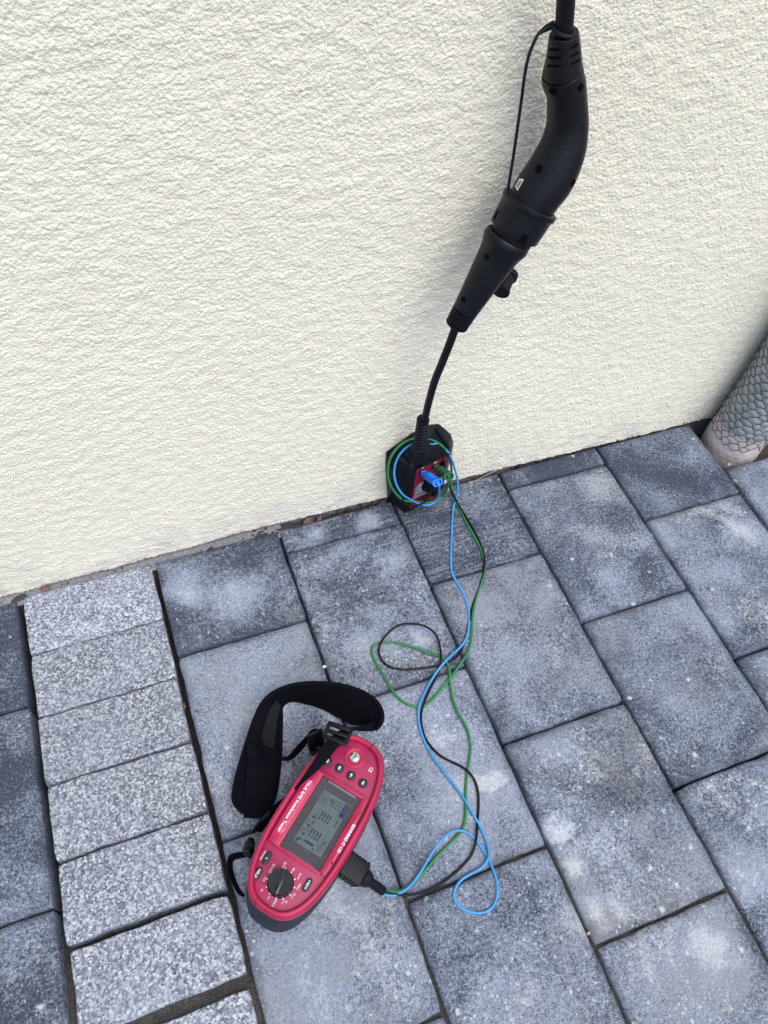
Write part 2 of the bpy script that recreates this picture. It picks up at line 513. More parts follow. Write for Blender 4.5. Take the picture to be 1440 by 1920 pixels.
# numpy gradient noise for real relief
def gnoise(x, y, seed=0):
    xi = np.floor(x).astype(np.int64); yi = np.floor(y).astype(np.int64)
    xf, yf = x - xi, y - yi
    def g(ix, iy):
        h = (ix * 374761393 + iy * 668265263 + seed * 974711) & 0xFFFFFFFF
        h = ((h ^ (h >> 13)) * 1274126177) & 0xFFFFFFFF
        h = (h ^ (h >> 16)) & 0xFFFF
        a = h / 65536.0 * 2 * np.pi
        return np.cos(a), np.sin(a)
    u = xf * xf * xf * (xf * (xf * 6 - 15) + 10); v = yf * yf * yf * (yf * (yf * 6 - 15) + 10)
    r = []
    for dy in (0, 1):
        for dx in (0, 1):
            gx, gy = g(xi + dx, yi + dy)
            r.append(gx * (xf - dx) + gy * (yf - dy))
    a = r[0] + (r[1] - r[0]) * u; b_ = r[2] + (r[3] - r[2]) * u
    return (a + (b_ - a) * v) * 1.5

def grid_mesh(name, X, Y, Z, mat, parent, smooth=True):
    ny, nx = X.shape
    co = np.stack([X, Y, Z], -1).reshape(-1, 3).astype(np.float32)
    if parent: co -= np.array(world_loc(parent), np.float32)
    i = np.arange((ny - 1) * (nx - 1)); r_, c_ = i // (nx - 1), i % (nx - 1)
    a = r_ * nx + c_
    q = np.stack([a, a + 1, a + nx + 1, a + nx], 1).astype(np.int32)
    me = bpy.data.meshes.new(name)
    me.vertices.add(len(co)); me.vertices.foreach_set('co', co.ravel())
    me.loops.add(q.size); me.loops.foreach_set('vertex_index', q.ravel())
    me.polygons.add(len(q)); me.polygons.foreach_set('loop_start', np.arange(0, q.size, 4, dtype=np.int32))
    me.polygons.foreach_set('use_smooth', np.full(len(q), smooth))
    me.update(); me.validate()
    me.materials.append(M[mat])
    o = bpy.data.objects.new(name, me); COL.objects.link(o)
    if parent: o.parent = parent
    return o

# ------------------------------------------------------------------ ground and paving
g = mk('ground', [(-60, -60, -0.085), (60, -60, -0.085), (60, 60, -0.085), (-60, 60, -0.085)], [[0, 1, 2, 3]], 'ground', smooth=False)
tag(g, kind='structure')

# bedding: one sheet of sand whose height decides how full the joints are
PX0, PX1, PY0, PY1 = -0.70, 1.46, -0.62, 0.752
gx = np.arange(PX0, PX1, 0.0045); gy = np.arange(PY0, PY1, 0.0045)
X, Y = np.meshgrid(gx, gy)
fill = np.clip((0.27 - Y + 0.07 * gnoise(X * 7, Y * 7, 3) - 0.22 * np.clip(X - 0.25, 0, 2)) / 0.14, 0, 1)
Z = -0.056 + 0.047 * fill + 0.0022 * gnoise(X * 60, Y * 60, 5) + 0.0016 * gnoise(X * 140, Y * 140, 6)
Z = np.where(Y > 0.728, np.where(X < 0.22, -0.008, -0.020) + 0.006 * gnoise(X * 25, Y * 25, 8) + 0.002 * gnoise(X * 120, Y * 120, 9), Z)
Z = np.where((X > 1.0) & (Y > 0.612), -0.062 + 0.004 * gnoise(X * 40, Y * 40, 12), Z)
pav = grid_mesh('pavement', X, Y, Z, 'sand', None)
tag(pav, kind='structure')

# pale mortar smeared into the gap between the granite band and the wall
mx = np.arange(-0.40, 0.175, 0.003); my = np.linspace(0.722, 0.7485, 10)
Xm, Ym = np.meshgrid(mx, my)
grid_mesh('mortar_fillet', Xm, Ym, -0.0055 + 0.004 * np.clip((Ym - 0.735) / 0.012, 0, 1) + 0.0022 * gnoise(Xm * 45, Ym * 45, 71) + 0.0012 * gnoise(Xm * 170, Ym * 170, 72), 'mortar', pav)

def stone(name, x0, x1, y0, y1, mat, parent, top=0.0, th=0.06, cham=0.005, drop=0.0035, jit=0.0005, tilt=(0, 0), rough_edge=0.0):
    """one paving stone: rounded, slightly uneven arrises all round; footprint x0..x1, y0..y1"""
    r_ = np.random.default_rng(int((x0 + 5) * 7919 + (y0 + 5) * 104729))
    step = 0.010
    nx = max(4, int((x1 - x0) / step)); ny = max(3, int((y1 - y0) / step))
    per = []
    for i in range(nx): per.append((x0 + (x1 - x0) * i / nx, y0, 0, -1))
    for i in range(ny): per.append((x1, y0 + (y1 - y0) * i / ny, 1, 0))
    for i in range(nx): per.append((x1 - (x1 - x0) * i / nx, y1, 0, 1))
    for i in range(ny): per.append((x0, y1 - (y1 - y0) * i / ny, -1, 0))
    n = len(per)
    cx, cy = (x0 + x1) / 2, (y0 + y1) / 2
    hx, hy = (x1 - x0) / 2, (y1 - y0) / 2
    j = np.convolve(np.concatenate([r_.normal(0, 1, n)] * 3), [0.25, 0.5, 0.25], 'same')[n:2 * n] * jit * 1.6
    if rough_edge:
        j -= np.abs(np.convolve(np.concatenate([r_.normal(0, 1, n)] * 3), [0.3, 0.4, 0.3], 'same')[n:2 * n]) ** 3 * rough_edge
    def ring(inset, z, k):
        o = []
        for i, (x, y, a, b_) in enumerate(per):
            d = inset - j[i] * k
            px = cx + (x - cx) * (hx - d) / hx; py = cy + (y - cy) * (hy - d) / hy
            # rounded plan corners
            ex, ey = hx - abs(px - cx), hy - abs(py - cy)
            rc = 0.004
            if ex < rc + d and ey < rc + d:
                px -= math.copysign(rc * 0.25, px - cx); py -= math.copysign(rc * 0.25, py - cy)
            zz = z + (px - cx) * tilt[0] + (py - cy) * tilt[1]
            o.append((px, py, zz))
        return o
    rings = [ring(0.0, top - th, 0.0), ring(0.0, top - drop - 0.001, 1.0), ring(cham * 0.35, top - drop * 0.45, 1.0),
             ring(cham, top - 0.0003, 0.6), ring(cham * 2.6, top, 0.3)]
    V = [v for q in rings for v in q]; F = []
    for k in range(len(rings) - 1):
        for i in range(n):
            F.append([k * n + i, k * n + (i + 1) % n, (k + 1) * n + (i + 1) % n, (k + 1) * n + i])
    F.append([(len(rings) - 1) * n + i for i in range(n)])
    o = mk(name, V, F, mat, parent, angle=60)
    at = o.data.attributes.new('rim', 'FLOAT', 'POINT')
    vals = np.zeros(len(o.data.vertices), np.float32)
    vals[:4 * n] = 1.0
    at.data.foreach_set('value', vals)
    return o

COLX = [-0.0449 + 0.2098 * k for k in range(0, 7)]     # joint lines L2 .. L8
slabs = []
def slab(x0, x1, y0, y1, lime=0.55, spots=0.3, streak=0.0, warm=0.3, j=0.0024, name='paving_slab', **kw):
    r_ = random.Random(int(x0 * 1e4) * 31 + int(y0 * 1e4))
    top = r_.uniform(-0.0012, 0.0012)
    o = stone(name, x0 + j, x1 - j, y0 + j * 0.8, y1 - j * 0.8, 'slab', pav, top=top, tilt=(r_.uniform(-.004, .004), r_.uniform(-.004, .004)), **kw)
    o['lime'] = lime + 0.05; o['spots'] = spots; o['streak'] = streak; o['warm'] = warm
    slabs.append(o)
    return o

TOPY = 0.7345
c0, c1, c2, c3, c4, c5, c6 = COLX
D = 0.2822
# column A
slab(c0, c1, .5577, TOPY, .30, .25, .08, .2); slab(c0, c1, .2756, .5577, .74, .35, .0, .5); slab(c0, c1, -.0066, .2756, .80, .5, 0, .5); slab(c0, c1, -.289, -.0066, .7, .5)
# column B
slab(c1, c2, .686, TOPY + .002, .16, .95, .5, .2); slab(c1, c2, .404, .686, .36, .9, .25, .35); slab(c1, c2, .124, .404, .72, .55, 0, .4); slab(c1, c2, -.158, .124, .66, .75, 0, .5); slab(c1, c2, -.44, -.158, .7, .5)
# column C
slab(c2, c3, .5556, TOPY + .003, .16, .35, .45, .2); slab(c2, c3, .2722, .5556, .58, .45, .12, .6); slab(c2, c3, -.008, .2722, .70, .8, 0, .9); slab(c2, c3, -.29, -.008, .72, .7, 0, .6)
# column D
slab(c3, c4, .696, TOPY + .004, .10, .12, .1, 0); slab(c3, c4, .4129, .696, .38, .2, .06, .2); slab(c3, c4, .131, .4129, .62, .3, 0, .7); slab(c3, c4, -.151, .131, .72, .85, 0, .5); slab(c3, c4, -.433, -.151, .7, .5)
# column E
slab(c4, c5 + .004, .5597, TOPY + .004, .30, .1, 0, 0); slab(c4, c5, .277, .5597, .66, .2, 0, .3); slab(c4, c5, -.005, .277, .64, .4, 0, .3); slab(c4, c5, -.287, -.005, .66, .5)
# column F: cut short to leave the hole for the pipe
slab(c5 + .004, c6, .36, .618, .58, .3, 0, .2); slab(c5, c6, .078, .36, .6, .3, 0, .2); slab(c5, c6, -.204, .078, .6, .3)
slab(c6, c6 + .21, .56, TOPY, .5, .2); slab(c6, c6 + .21, .277, .56, .6, .2); slab(c6, c6 + .21, -.005, .277, .6, .2)
# column left of the granite band
zx = -0.2565
slab(zx - .2098, zx, .548, TOPY - .004, .12, .1, .1, .1); slab(zx - .2098, zx, .268, .548, .30, .2, 0, .2); slab(zx - .2098, zx, -.014, .268, .48, .15, 0, .2); slab(zx - .2098, zx, -.296, -.014, .6, .2)
slab(zx - .4196, zx - .2098, .40, TOPY, .4, .2); slab(zx - .4196, zx - .2098, .12, .40, .5, .2); slab(zx - .4196, zx - .2098, -.16, .12, .5, .2)

# granite band
gb = [(.6283, .7325), (.5262, .6262), (.4248, .5232), (.3208, .4208), (.2200, .3170), (.1160, .2112), (.004, .1000), (-.098, -.002), (-.2, -.104)]
for i, (a, b_) in enumerate(gb):
    dx = random.uniform(-.0012, .0012)
    stone('granite_sett', -.2487 + dx, -.0500 + dx, a, b_, 'granite', pav, top=random.uniform(-.001, .0015), th=.06, cham=.0018, drop=.0015, jit=.0006, rough_edge=.0002,
          tilt=(random.uniform(-.005, .005), random.uniform(-.005, .005)))

# grit and crumbs lying in the joints (uncountable)
gr = B()
def crumb(bd, x, y, z, s):
    q = [Vector((random.gauss(0, 1), random.gauss(0, 1), random.gauss(0, 1))).normalized() * s * random.uniform(.6, 1.1) for _ in range(6)]
    base = [Vector((1, 0, 0)), Vector((-1, 0, 0)), Vector((0, 1, 0)), Vector((0, -1, 0)), Vector((0, 0, .7)), Vector((0, 0, -.7))]
    a = random.uniform(0, 6.28)
    rot = Matrix.Rotation(a, 3, 'Z') @ Matrix.Rotation(random.uniform(-.6, .6), 3, 'X')
    V = [Vector((x, y, z)) + rot @ (b0 * s * random.uniform(.7, 1.2)) for b0 in base]
    bd.add(V, [[0, 2, 4], [2, 1, 4], [1, 3, 4], [3, 0, 4], [2, 0, 5], [1, 2, 5], [3, 1, 5], [0, 3, 5]])
def bed_z(x, y):
    i = min(max(int((y - PY0) / 0.0045), 0), Z.shape[0] - 1); k = min(max(int((x - PX0) / 0.0045), 0), Z.shape[1] - 1)
    return float(Z[i, k])
for _ in range(2600):
    xl = random.choice(COLX[:6] + [-.2525, -.0475, c0, c1, c2])
    x = xl + random.uniform(-.003, .003); y = random.uniform(-.3, .72)
    crumb(gr, x, y, bed_z(x, y) + .0008, random.uniform(.0006, .0016))
for _ in range(1500):
    xa, xb, yy = random.choice([(-.25, -.05, .2156), (-.25, -.05, .108), (-.25, -.05, .0), (c1, c2, .404), (c1, c2, .124), (c2, c3, .2722), (c2, c3, -.008), (c3, c4, .131), (c0, c1, .2756), (c3, c4, .4129)])
    x = random.uniform(xa, xb); y = yy + random.uniform(-.003, .003)
    crumb(gr, x, y, bed_z(x, y) + .0008, random.uniform(.0006, .0016))
tag(gr.build('joint_grit', 'sand', smooth=False), 'fine sand and grit lying in the paving joints', 'grit', kind='stuff')

# ------------------------------------------------------------------ the house wall
wall = empty('rendered_wall', (0.4, WY, 0), 'cream rough rendered house wall rising behind the paving', 'wall')
WX0, WX1, WZ1 = -0.38, 1.24, 0.93
gx = np.arange(WX0, WX1, 0.0013); gz = np.arange(0.0, WZ1, 0.0013)
X, Zg = np.meshgrid(gx, gz)
wx = X + 0.0008 * gnoise(X * 150, Zg * 150, 21); wz = Zg + 0.0008 * gnoise(X * 150, Zg * 150, 22) - 0.08 * X
def cells(x, y, seed):
    """distance to the nearest of one jittered point per cell: pressed-out grains"""
    xi = np.floor(x).astype(np.int64); yi = np.floor(y).astype(np.int64)
    best = np.full(x.shape, 9.0)
    for dy in (-1, 0, 1):
        for dx in (-1, 0, 1):
            ix, iy = xi + dx, yi + dy
            h = (ix * 374761393 + iy * 668265263 + seed * 974711) & 0xFFFFFFFF
            h = ((h ^ (h >> 13)) * 1274126177) & 0xFFFFFFFF
            h = (h ^ (h >> 16)) & 0xFFFFFFFF
            px = ix + (h & 1023) / 1023.0; py = iy + ((h >> 10) & 1023) / 1023.0
            rr_ = 0.75 + 0.5 * ((h >> 20) & 255) / 255.0
            best = np.minimum(best, ((x - px) ** 2 + (y - py) ** 2) / rr_)
    return np.sqrt(best)
def ridg(a_): return 1 - np.sqrt(a_ * a_ + 0.006) * 1.9
h1 = ridg(gnoise(wx * 150, wz * 205, 31))
h2 = ridg(gnoise(wx * 140, wz * 215, 32))
h3 = gnoise(wx * 50, wz * 80, 33)
h4 = gnoise(X * 330, Zg * 350, 34)
f1 = 1 - np.clip(cells(wx * 225, wz * 270, 61), 0, .9) ** 1.5
f2 = 1 - cells(wx * 360, wz * 380, 62)
ht = 0.00015 * h1 + 0.00030 * h3 + 0.00175 * f1 * (1 + 0.5 * h3) + 0.0006 * f2 + 0.0003 * h4
ht += 0.0012 * gnoise(X * 6, Zg * 6, 35)                       # the plasterer's uneven hand
edge = np.clip(np.minimum(np.minimum(X - WX0, WX1 - X), WZ1 - Zg) / 0.04, 0, 1)
ht *= edge
# the coat ends in a ragged lip a little above the paving
lip = np.interp(gx, [-.42, -.28, -.04, .17, .38, .60, .82, 1.06, 1.3], [.000, .000, .0055, .0105, .0045, .0010, -.006, -.008, -.008])
lip = lip + 0.0022 * gnoise(gx * 14, gx * 0 + .5, 41) + 0.0018 * gnoise(gx * 70, gx * 0 + .5, 42) + 0.001 * gnoise(gx * 190, gx * 0 + .5, 43)
ZZ = Zg.copy()
low = 0.05
t = np.clip(Zg / low, 0, 1)
ZZ = np.where(Zg < low, lip[None, :] + (low - lip[None, :]) * t, Zg)
YY = WY - 0.001 - ht
YY = np.where(np.arange(len(gz))[:, None] == 0, WY + 0.010, YY)
YY = np.where(np.arange(len(gz))[:, None] == 1, YY + 0.0022, YY)
grid_mesh('render_coat', X, YY, ZZ, 'wall', wall)
def bx(x0, x1, y0, y1, z0, z1):
    return [(x0, y0, z0), (x1, y0, z0), (x1, y1, z0), (x0, y1, z0), (x0, y0, z1), (x1, y0, z1), (x1, y1, z1), (x0, y1, z1)], \
           [[0, 3, 2, 1], [4, 5, 6, 7], [0, 1, 5, 4], [1, 2, 6, 5], [2, 3, 7, 6], [3, 0, 4, 7]]
wb = B()
wb.add(*bx(-4.0, WX0 + .0005, WY - 0.0008, WY + .3, .008, 2.9)); wb.add(*bx(WX1 - .002, 5.0, WY - 0.0008, WY + .3, .008, 2.9)); wb.add(*bx(WX0 + .0005, WX1 - .002, WY - 0.0008, WY + .3, WZ1 - .002, 2.9))
wb.build('outer_coat', 'wall', wall, smooth=False)
gxp = np.arange(-0.7, 1.8, 0.006); gzp = np.linspace(-0.085, 0.04, 12)
Xp, Zp = np.meshgrid(gxp, gzp)
grid_mesh('plinth', Xp, WY + 0.0055 + 0.0016 * gnoise(Xp * 30, Zp * 60, 51), Zp, 'plinth', wall)
# soil and crumbs caught in the gap along the wall
so = B()
for _ in range(2600):
    x = random.uniform(-0.35, 1.25)
    dens = 0.5 + 0.5 * math.sin(x * 9 + 1.3) * math.sin(x * 23)
    zone = 0.12 if x < 0.24 else (1.0 if x < 0.40 else (0.25 if x < 0.62 else 0.9))
    if random.random() > (0.35 + 0.65 * dens) * zone: continue
    crumb(so, x, random.uniform(0.7335, 0.7475), -0.013 + random.random() ** 2 * 0.016, random.uniform(.0008, .0032))
tag(so.build('soil', 'soil', smooth=False), 'dark soil and crumbs in the gap along the wall', 'soil', kind='stuff')

# ------------------------------------------------------------------ netted pipe at the right
pp = empty('wrapped_pipe', (1.088, 0.672, -0.04), 'grey pipe with pinkish base wrapped in hexagonal netting beside the wall', 'pipe')
PC = Vector((1.0780, 0.6800, 0)); PR = 0.0545
pc_path = [(-.06, 0, 0), (0.0, 0, 0), (.03, .003, 0), (.08, .010, .0), (.15, .016, .002), (.25, .018, .004), (.4, .018, .006), (.7, .018, .006), (1.2, .018, .006)]
def pipe_c(z):
    zs = [p[0] for p in pc_path]
    return Vector((PC.x + np.interp(z, zs, [p[1] for p in pc_path]), PC.y + np.interp(z, zs, [p[2] for p in pc_path]), z))
NA = 18
HX, HZ = 2 * math.pi / NA, 0.0118       # hexagon pitch round the pipe and up the pipe
def hexd(a, z):
    """0 on the net's strands, 1 in the middle of a cell (skewed hexagons)"""
    u = a / HX; v = z / HZ - 0.22 * math.sin(a)
    best = []
    r0 = round(v)
    for r_ in (r0 - 1, r0, r0 + 1):
        off = 0.5 if r_ % 2 else 0.0
        k0 = round(u - off)
        for k in (k0 - 1, k0, k0 + 1):
            best.append(math.hypot((u - off - k), (v - r_) * 0.86))
    best.sort()
    return min(1.0, (best[1] - best[0]) / 0.6)
def sleeve(name, z0, z1, rad, mat, bul, nz):
    na = 160
    V, F = [], []
    for i in range(nz + 1):
        z = z0 + (z1 - z0) * i / nz
        for k in range(na):
            a = 2 * math.pi * k / na
            zz = z + (0.006 * math.sin(a * 2 + 1) if name == 'pipe' and i == 0 else 0)
            c = pipe_c(zz)
            rr = rad(zz) + bul * hexd(a, zz)
            V.append((c.x + rr * math.cos(a), c.y + rr * math.sin(a), zz))
    for i in range(nz):
        for k in range(na):
            F.append([i * na + k, i * na + (k + 1) % na, (i + 1) * na + (k + 1) % na, (i + 1) * na + k])
    return mk(name, V, F, mat, pp, angle=80)
sleeve('base_sleeve', -0.06, 0.052, lambda z: PR, 'pipe_pink', 0.0006, 40)
sleeve('pipe', 0.043, 0.62, lambda z: PR - 0.0022 + 0.0018 * min(1, max(0, (z - .04) / .012)) + .001, 'pipe_grey', 0.0019, 260)
net = B()
for r_ in range(1, 52):
    for k in range(NA):
        def node(kk, rr, up):
            off = 0.5 if rr % 2 else 0.0
            a = (kk + off + 0.5) * HX
            v = rr + (1 / 6 if up else -1 / 6)
            v = rr + (0.24 if up else -0.24)
            z = (v + 0.22 * math.sin(a)) * HZ
            z += 0.0016 * math.sin((kk % NA) * 2.3 + rr * 1.7); a += 0.06 * math.sin((kk % NA) * 3.1 + rr * 2.9 + (1 if up else 0))
            c = pipe_c(z); rad = PR + 0.0013 + 0.0004 * math.sin(kk * 5 + rr)
            return Vector((c.x + rad * math.cos(a), c.y + rad * math.sin(a), z))
        a_, b2 = node(k, r_, False), node(k, r_, True)
        lo = node(k, r_, False); hi = node(k, r_, True)
        off = 0.5 if r_ % 2 else 0.0
        kk = k if r_ % 2 == 0 else k + 1
        nl, nr = node(kk - 1, r_ + 1, False), node(kk, r_ + 1, False)
        for p, q in ((lo, hi), (hi, nl), (hi, nr)):
            if 0.012 < p.z < 0.60:
                mid = (p + q) / 2; c = pipe_c(mid.z); o_ = Vector((mid.x - c.x, mid.y - c.y, 0)); mid = c + o_.normalized() * (PR + 0.0017)
                net.add(*tube([p, mid, q], 0.00055, 4, caps=False))
net.build('netting', 'net', pp)

# ------------------------------------------------------------------ charging plug on its cable
def sect(lst):
    """(photo x, y, visible width, distance of the axis from the wall) -> axis point and radius in metres"""
    P_, R_ = [], []
    for x, y, w, off in lst:
        p = on_y(x, y, WY - off)
        P_.append(p); R_.append(w / 2 * depth(p) / FOC)
    return P_, R_
def loft(lst, n=40, sub=4, flat=1.0):
    P_, R_ = sect(lst)
    q = catmull([(*p, r_) for p, r_ in zip(P_, R_)], sub) if sub > 1 else [(*p, r_) for p, r_ in zip(P_, R_)]
    return tube([x[:3] for x in q], [float(x[3]) for x in q], n, flat=flat)

p_top = on_y(1061, 0, WY - .043)
plug = empty('charging_plug', on_y(1003, 378, WY - .048), 'black curved charging plug hanging on its thick cable in front of the wall', 'plug')
cabl = [p_top + Vector((-.05, .0, .75)), p_top + Vector((-.02, .0, .42)), p_top + Vector((.004, 0, .2)), on_y(1064, -90, WY - .044), p_top, on_y(1058, 50, WY - .042), on_y(1057, 90, WY - .042)]
mk('cable', *tube(catmull(cabl, 8), 0.0089, 20), 'black_rub', plug)
gland = loft([(1057.3, 62, 50, .042), (1057.3, 64, 55, .042), (1057.4, 80, 60, .042), (1057, 105, 66, .0425), (1055.5, 128, 73, .043), (1055, 134, 75, .043), (1055, 135.5, 73.5, .043)], 40, 3)
mk('strain_relief', *gland, 'black', plug)
hnd = loft([(1055, 135, 74, .043), (1055.2, 137, 77, .043), (1055.5, 147, 78.5, .043), (1058, 154, 77, .043), (1061, 161, 74, .044), (1063, 187, 74.5, .045), (1064, 225, 78, .047), (1061, 252, 83, .049), (1052, 286, 91, .052), (1031, 330, 98, .056), (1012, 357, 96, .058), (996, 382, 92, .060), (984, 402, 90, .062)], 48, 4)
handle = mk('handle', *hnd, 'black', plug)
ring_c = on_y(1057, 57, WY - .042)
def torus(c, ax, R0, r0, n=28, m_=10):
    ax = Vector(ax).normalized(); a = ax.orthogonal().normalized(); b_ = ax.cross(a)
    return tube([c + (a * math.cos(t_) + b_ * math.sin(t_)) * R0 for t_ in [2 * math.pi * i / n for i in range(n)]], r0, m_, closed=True)
teth = B()
teth.add(*torus(ring_c, Vector((.12, -.1, 1)), 0.0112, 0.0024))
tp = [(1040, 44, .036), (1030, 50, .034), (1018, 57, .034), (1008, 66, .036), (998, 87, .039), (990, 110, .041), (984, 140, .043), (978, 185, .046), (971, 235, .05), (963, 290, .055), (955, 340, .060), (952, 364, .062)]
tq = catmull([tuple(on_y(x, y, WY - o_)) for x, y, o_ in tp], 5)
rr = [0.0034 - 0.0017 * min(1, max(0, (i - 6) / 8)) for i in range(len(tq))]
teth.add(*tube(tq, rr, 10))
teth.build('cap_tether', 'black_rub', plug)

def bvh_of(geo):
    return BVHTree.FromPolygons([Vector(v) for v in geo[0]], geo[1])
def hit(bv, x, y):
    d = ray(x, y).normalized()
    loc, nor, idx, dist = bv.ray_cast(CAM, d)
    if loc is None: return None, None
    if nor.dot(d) > 0: nor = -nor
    return loc, nor
def disc(c, n_, r0, lift=0.0003, seg=18, asp=1.0, ax=None):
    a = (Vector(ax) - n_ * Vector(ax).dot(n_)).normalized() if ax is not None else n_.orthogonal().normalized()
    b_ = n_.cross(a)
    c = c + n_ * lift
    V = [c] + [c + a * math.cos(t_) * r0 * asp + b_ * math.sin(t_) * r0 for t_ in [2 * math.pi * i / seg for i in range(seg)]]
    V += [v - n_ * 0.0015 for v in V[1:]]
    F = [[0, 1 + i, 1 + (i + 1) % seg] for i in range(seg)] + [[1 + i, 1 + seg + i, 1 + seg + (i + 1) % seg, 1 + (i + 1) % seg] for i in range(seg)]
    return V, F
hb, gbv = bvh_of(hnd), bvh_of(gland)
for x, y, r0 in ((1037, 170.5, .0041), (1088.5, 164, .0041), (1010.5, 317, .0046), (1074.5, 343, .0042)):
    lo, no = hit(hb, x, y)
    if lo is None: continue
    so_ = B(); so_.add(*disc(lo, no, r0, 0.0004))
    so_.build('screw_hole_shade', 'hole', plug)  # dark disc on the surface stands in for the hole's shade
for (xa, ya), (xb, yb) in (((1028, 93), (1053, 93)), ((1026, 108), (1053, 108)), ((1024, 123.5), (1053, 123.5)), ((1070, 91), (1085.5, 82)), ((1070, 106), (1087.5, 97)), ((1070, 121), (1089, 111))):
    q = []
    for i in range(9):
        lo, no = hit(gbv, xa + (xb - xa) * i / 8, ya + (yb - ya) * i / 8)
        if lo is not None: q.append(lo - no * 0.0009)
    if len(q) > 3: mk('relief_slot_shade', *tube(q, [.0009] + [.0017] * (len(q) - 2) + [.0009], 8), 'hole', plug)  # black tube along the surface paints the shade of a slot
# rating sticker on the flank
def patch(bv, quad, nu, nv, lift):
    V, F = [], []
    for i in range(nv + 1):
        for k in range(nu + 1):
            s, t_ = k / nu, i / nv
            x = (quad[0][0] * (1 - s) + quad[1][0] * s) * (1 - t_) + (quad[3][0] * (1 - s) + quad[2][0] * s) * t_
            y = (quad[0][1] * (1 - s) + quad[1][1] * s) * (1 - t_) + (quad[3][1] * (1 - s) + quad[2][1] * s) * t_
            lo, no = hit(bv, x, y)
            if lo is None: return None
            V.append(lo + no * lift)
    for i in range(nv):
        for k in range(nu):
            a = i * (nu + 1) + k
            F.append([a, a + 1, a + nu + 2, a + nu + 1])
    return V, F
g1 = patch(hb, [(975, 335), (983, 337), (971, 358), (966.5, 350)], 4, 6, .0006)
if g1:
    stk = mk('sticker', *g1, 'white', plug)
    g2 = patch(hb, [(975.5, 338.5), (980.5, 339.5), (971.5, 353.5), (969, 349)], 3, 4, .0009)
    if g2: mk('printed_field', *g2, 'grey_patch', stk)

# ------------------------------------------------------------------ test adapter: socket, handle, cable and box
adp = empty('test_adapter', (0.42, 0.715, 0), 'black adapter box with red panel against the wall, cable up to its socket handle', 'adapter')
def along(p, d, lst, o0, o1):
    n_ = max(q[0] for q in lst)
    return [(p[0] + d[0] * q[0], p[1] + d[1] * q[0], q[1], o0 + (o1 - o0) * q[0] / n_) for q in lst]
col = loft(along((996, 380), (-.505, .863), [(-1, 92), (-.4, 106), (.6, 110), (2, 112.5), (9, 112.5), (11.5, 111), (13, 107), (15, 105.5), (40, 102.5), (62, 99.5), (65, 97.5), (66, 94), (66.4, 78)], .0595, .0645), 48, 1)
mk('socket_collar', *col, 'black', adp)
neck = loft([(966, 434, 82, .0642), (954, 454, 81, .066)], 40, 1)
mk('socket_neck', *neck, 'black_box', adp)
hd2 = loft(along((954.5, 444, 0), (-.512, .859), [(0, 74), (.4, 84), (1.2, 87), (4, 90.5), (11, 92), (17, 90), (23, 86), (31, 80), (46, 74), (80, 66.5), (138, 53), (161, 48.5)], .0655, .0765), 48, 2)
mk('handle', *hd2, 'black', adp)
bl = []
for i in range(6):
    t_ = i / 5
    x, y = 872 + (858 - 872) * t_, 582 + (606 - 582) * t_
    w = 48 - 4 * t_
    bl += [(x, y, w - 6, .077), (x - .5, y + .9, w, .077), (x - 1.9, y + 3.2, w - .5, .077), (x - 2.3, y + 4.0, w - 7, .077)]
bl += [(854.5, 612, 30, .077)]
mk('cable_boot', *loft(bl, 36, 1), 'black_rub', adp)
cb = [(866, 592, .077), (855, 612, .077), (843, 645, .076), (829, 680, .073), (816, 712, .067), (807, 742, .059), (800, 770, .051), (796, 790, .046), (793, 800, .044)]
mk('cable', *tube(catmull([tuple(on_y(x, y, WY - o_)) for x, y, o_ in cb], 6), 0.0054, 16), 'black_rub', adp)
colb, h2b = bvh_of(col), bvh_of(hd2)
for x, y, r0 in ((912.5, 481, .0036), (868.5, 561.5, .0036)):
    lo, no = hit(h2b, x, y)
    if lo is not None: mk('screw_hole_shade', *disc(lo, no, r0, .0004), 'hole', adp)  # no recess here: a dark disc gives the hole's shade
AXD = (on_y(963, 438, WY - .0645) - on_y(997, 380, WY - .0595)).normalized()
for x, y, sx_, sy_ in ((982, 448, .0040, .0058), (930.5, 402, .0022, .0058), (926, 426, .0022, .004)):
    lo, no = hit(colb, x, y)
    if lo is None: continue
    cr = AXD.cross(no).normalized()
    V, F = box_bm(sx_ * 2, sy_ * 2, .0024, .0003, 1)
    mk('locking_slot_shade', [frame(lo - no * .0008, cr, AXD, no)(v) for v in V], F, 'hole', adp)  # black block in place of the shade inside the slot
# dust cap dangling behind the handle
ca, cbn = on_y(955, 511, WY - .046), on_y(938, 547, WY - .068)
cx_ = (cbn - ca).normalized()
cap = tube([ca, ca + cx_ * .001, ca + cx_ * .007, ca + cx_ * .0085, ca + cx_ * .022, cbn - cx_ * .004, cbn - cx_ * .0035, cbn, cbn, cbn - cx_ * .012], [.006, .0125, .0125, .0100, .0103, .0106, .0118, .0118, .0100, .0090], 28)
mk('dust_cap', *cap, 'black_rub', adp)

# the box
a11 = R(11.0)
SX, NN = Vector((math.cos(a11), math.sin(a11), 0)), Vector((math.sin(a11), -math.cos(a11), 0))
O = Vector((0.384, 0.700, 0))
def bp(s, n_, z): return O + SX * s + NN * n_ + Vector((0, 0, z))
BK = 0.7385
body = hull([bp(0, 0, .004), bp(.006, -.001, .0), bp(.074, 0, .004), bp(.083, -.008, .004), bp(0, 0, .127), bp(.074, 0, .127), bp(.083, -.008, .124),
             (.373, .731, .002), (.366, BK, .004), (.470, BK, .004), (.371, .728, .118),
             (.3545, BK, .098), (.3525, BK, .139), (.395, BK, .172), (.4226, BK, .1825), (.4407, BK, .180), (.468, BK, .145), (.4767, BK, .120), (.4787, BK, .085)], 0.0022, 2)
bxm = mk('housing', *body, 'black_box', adp, angle=28)
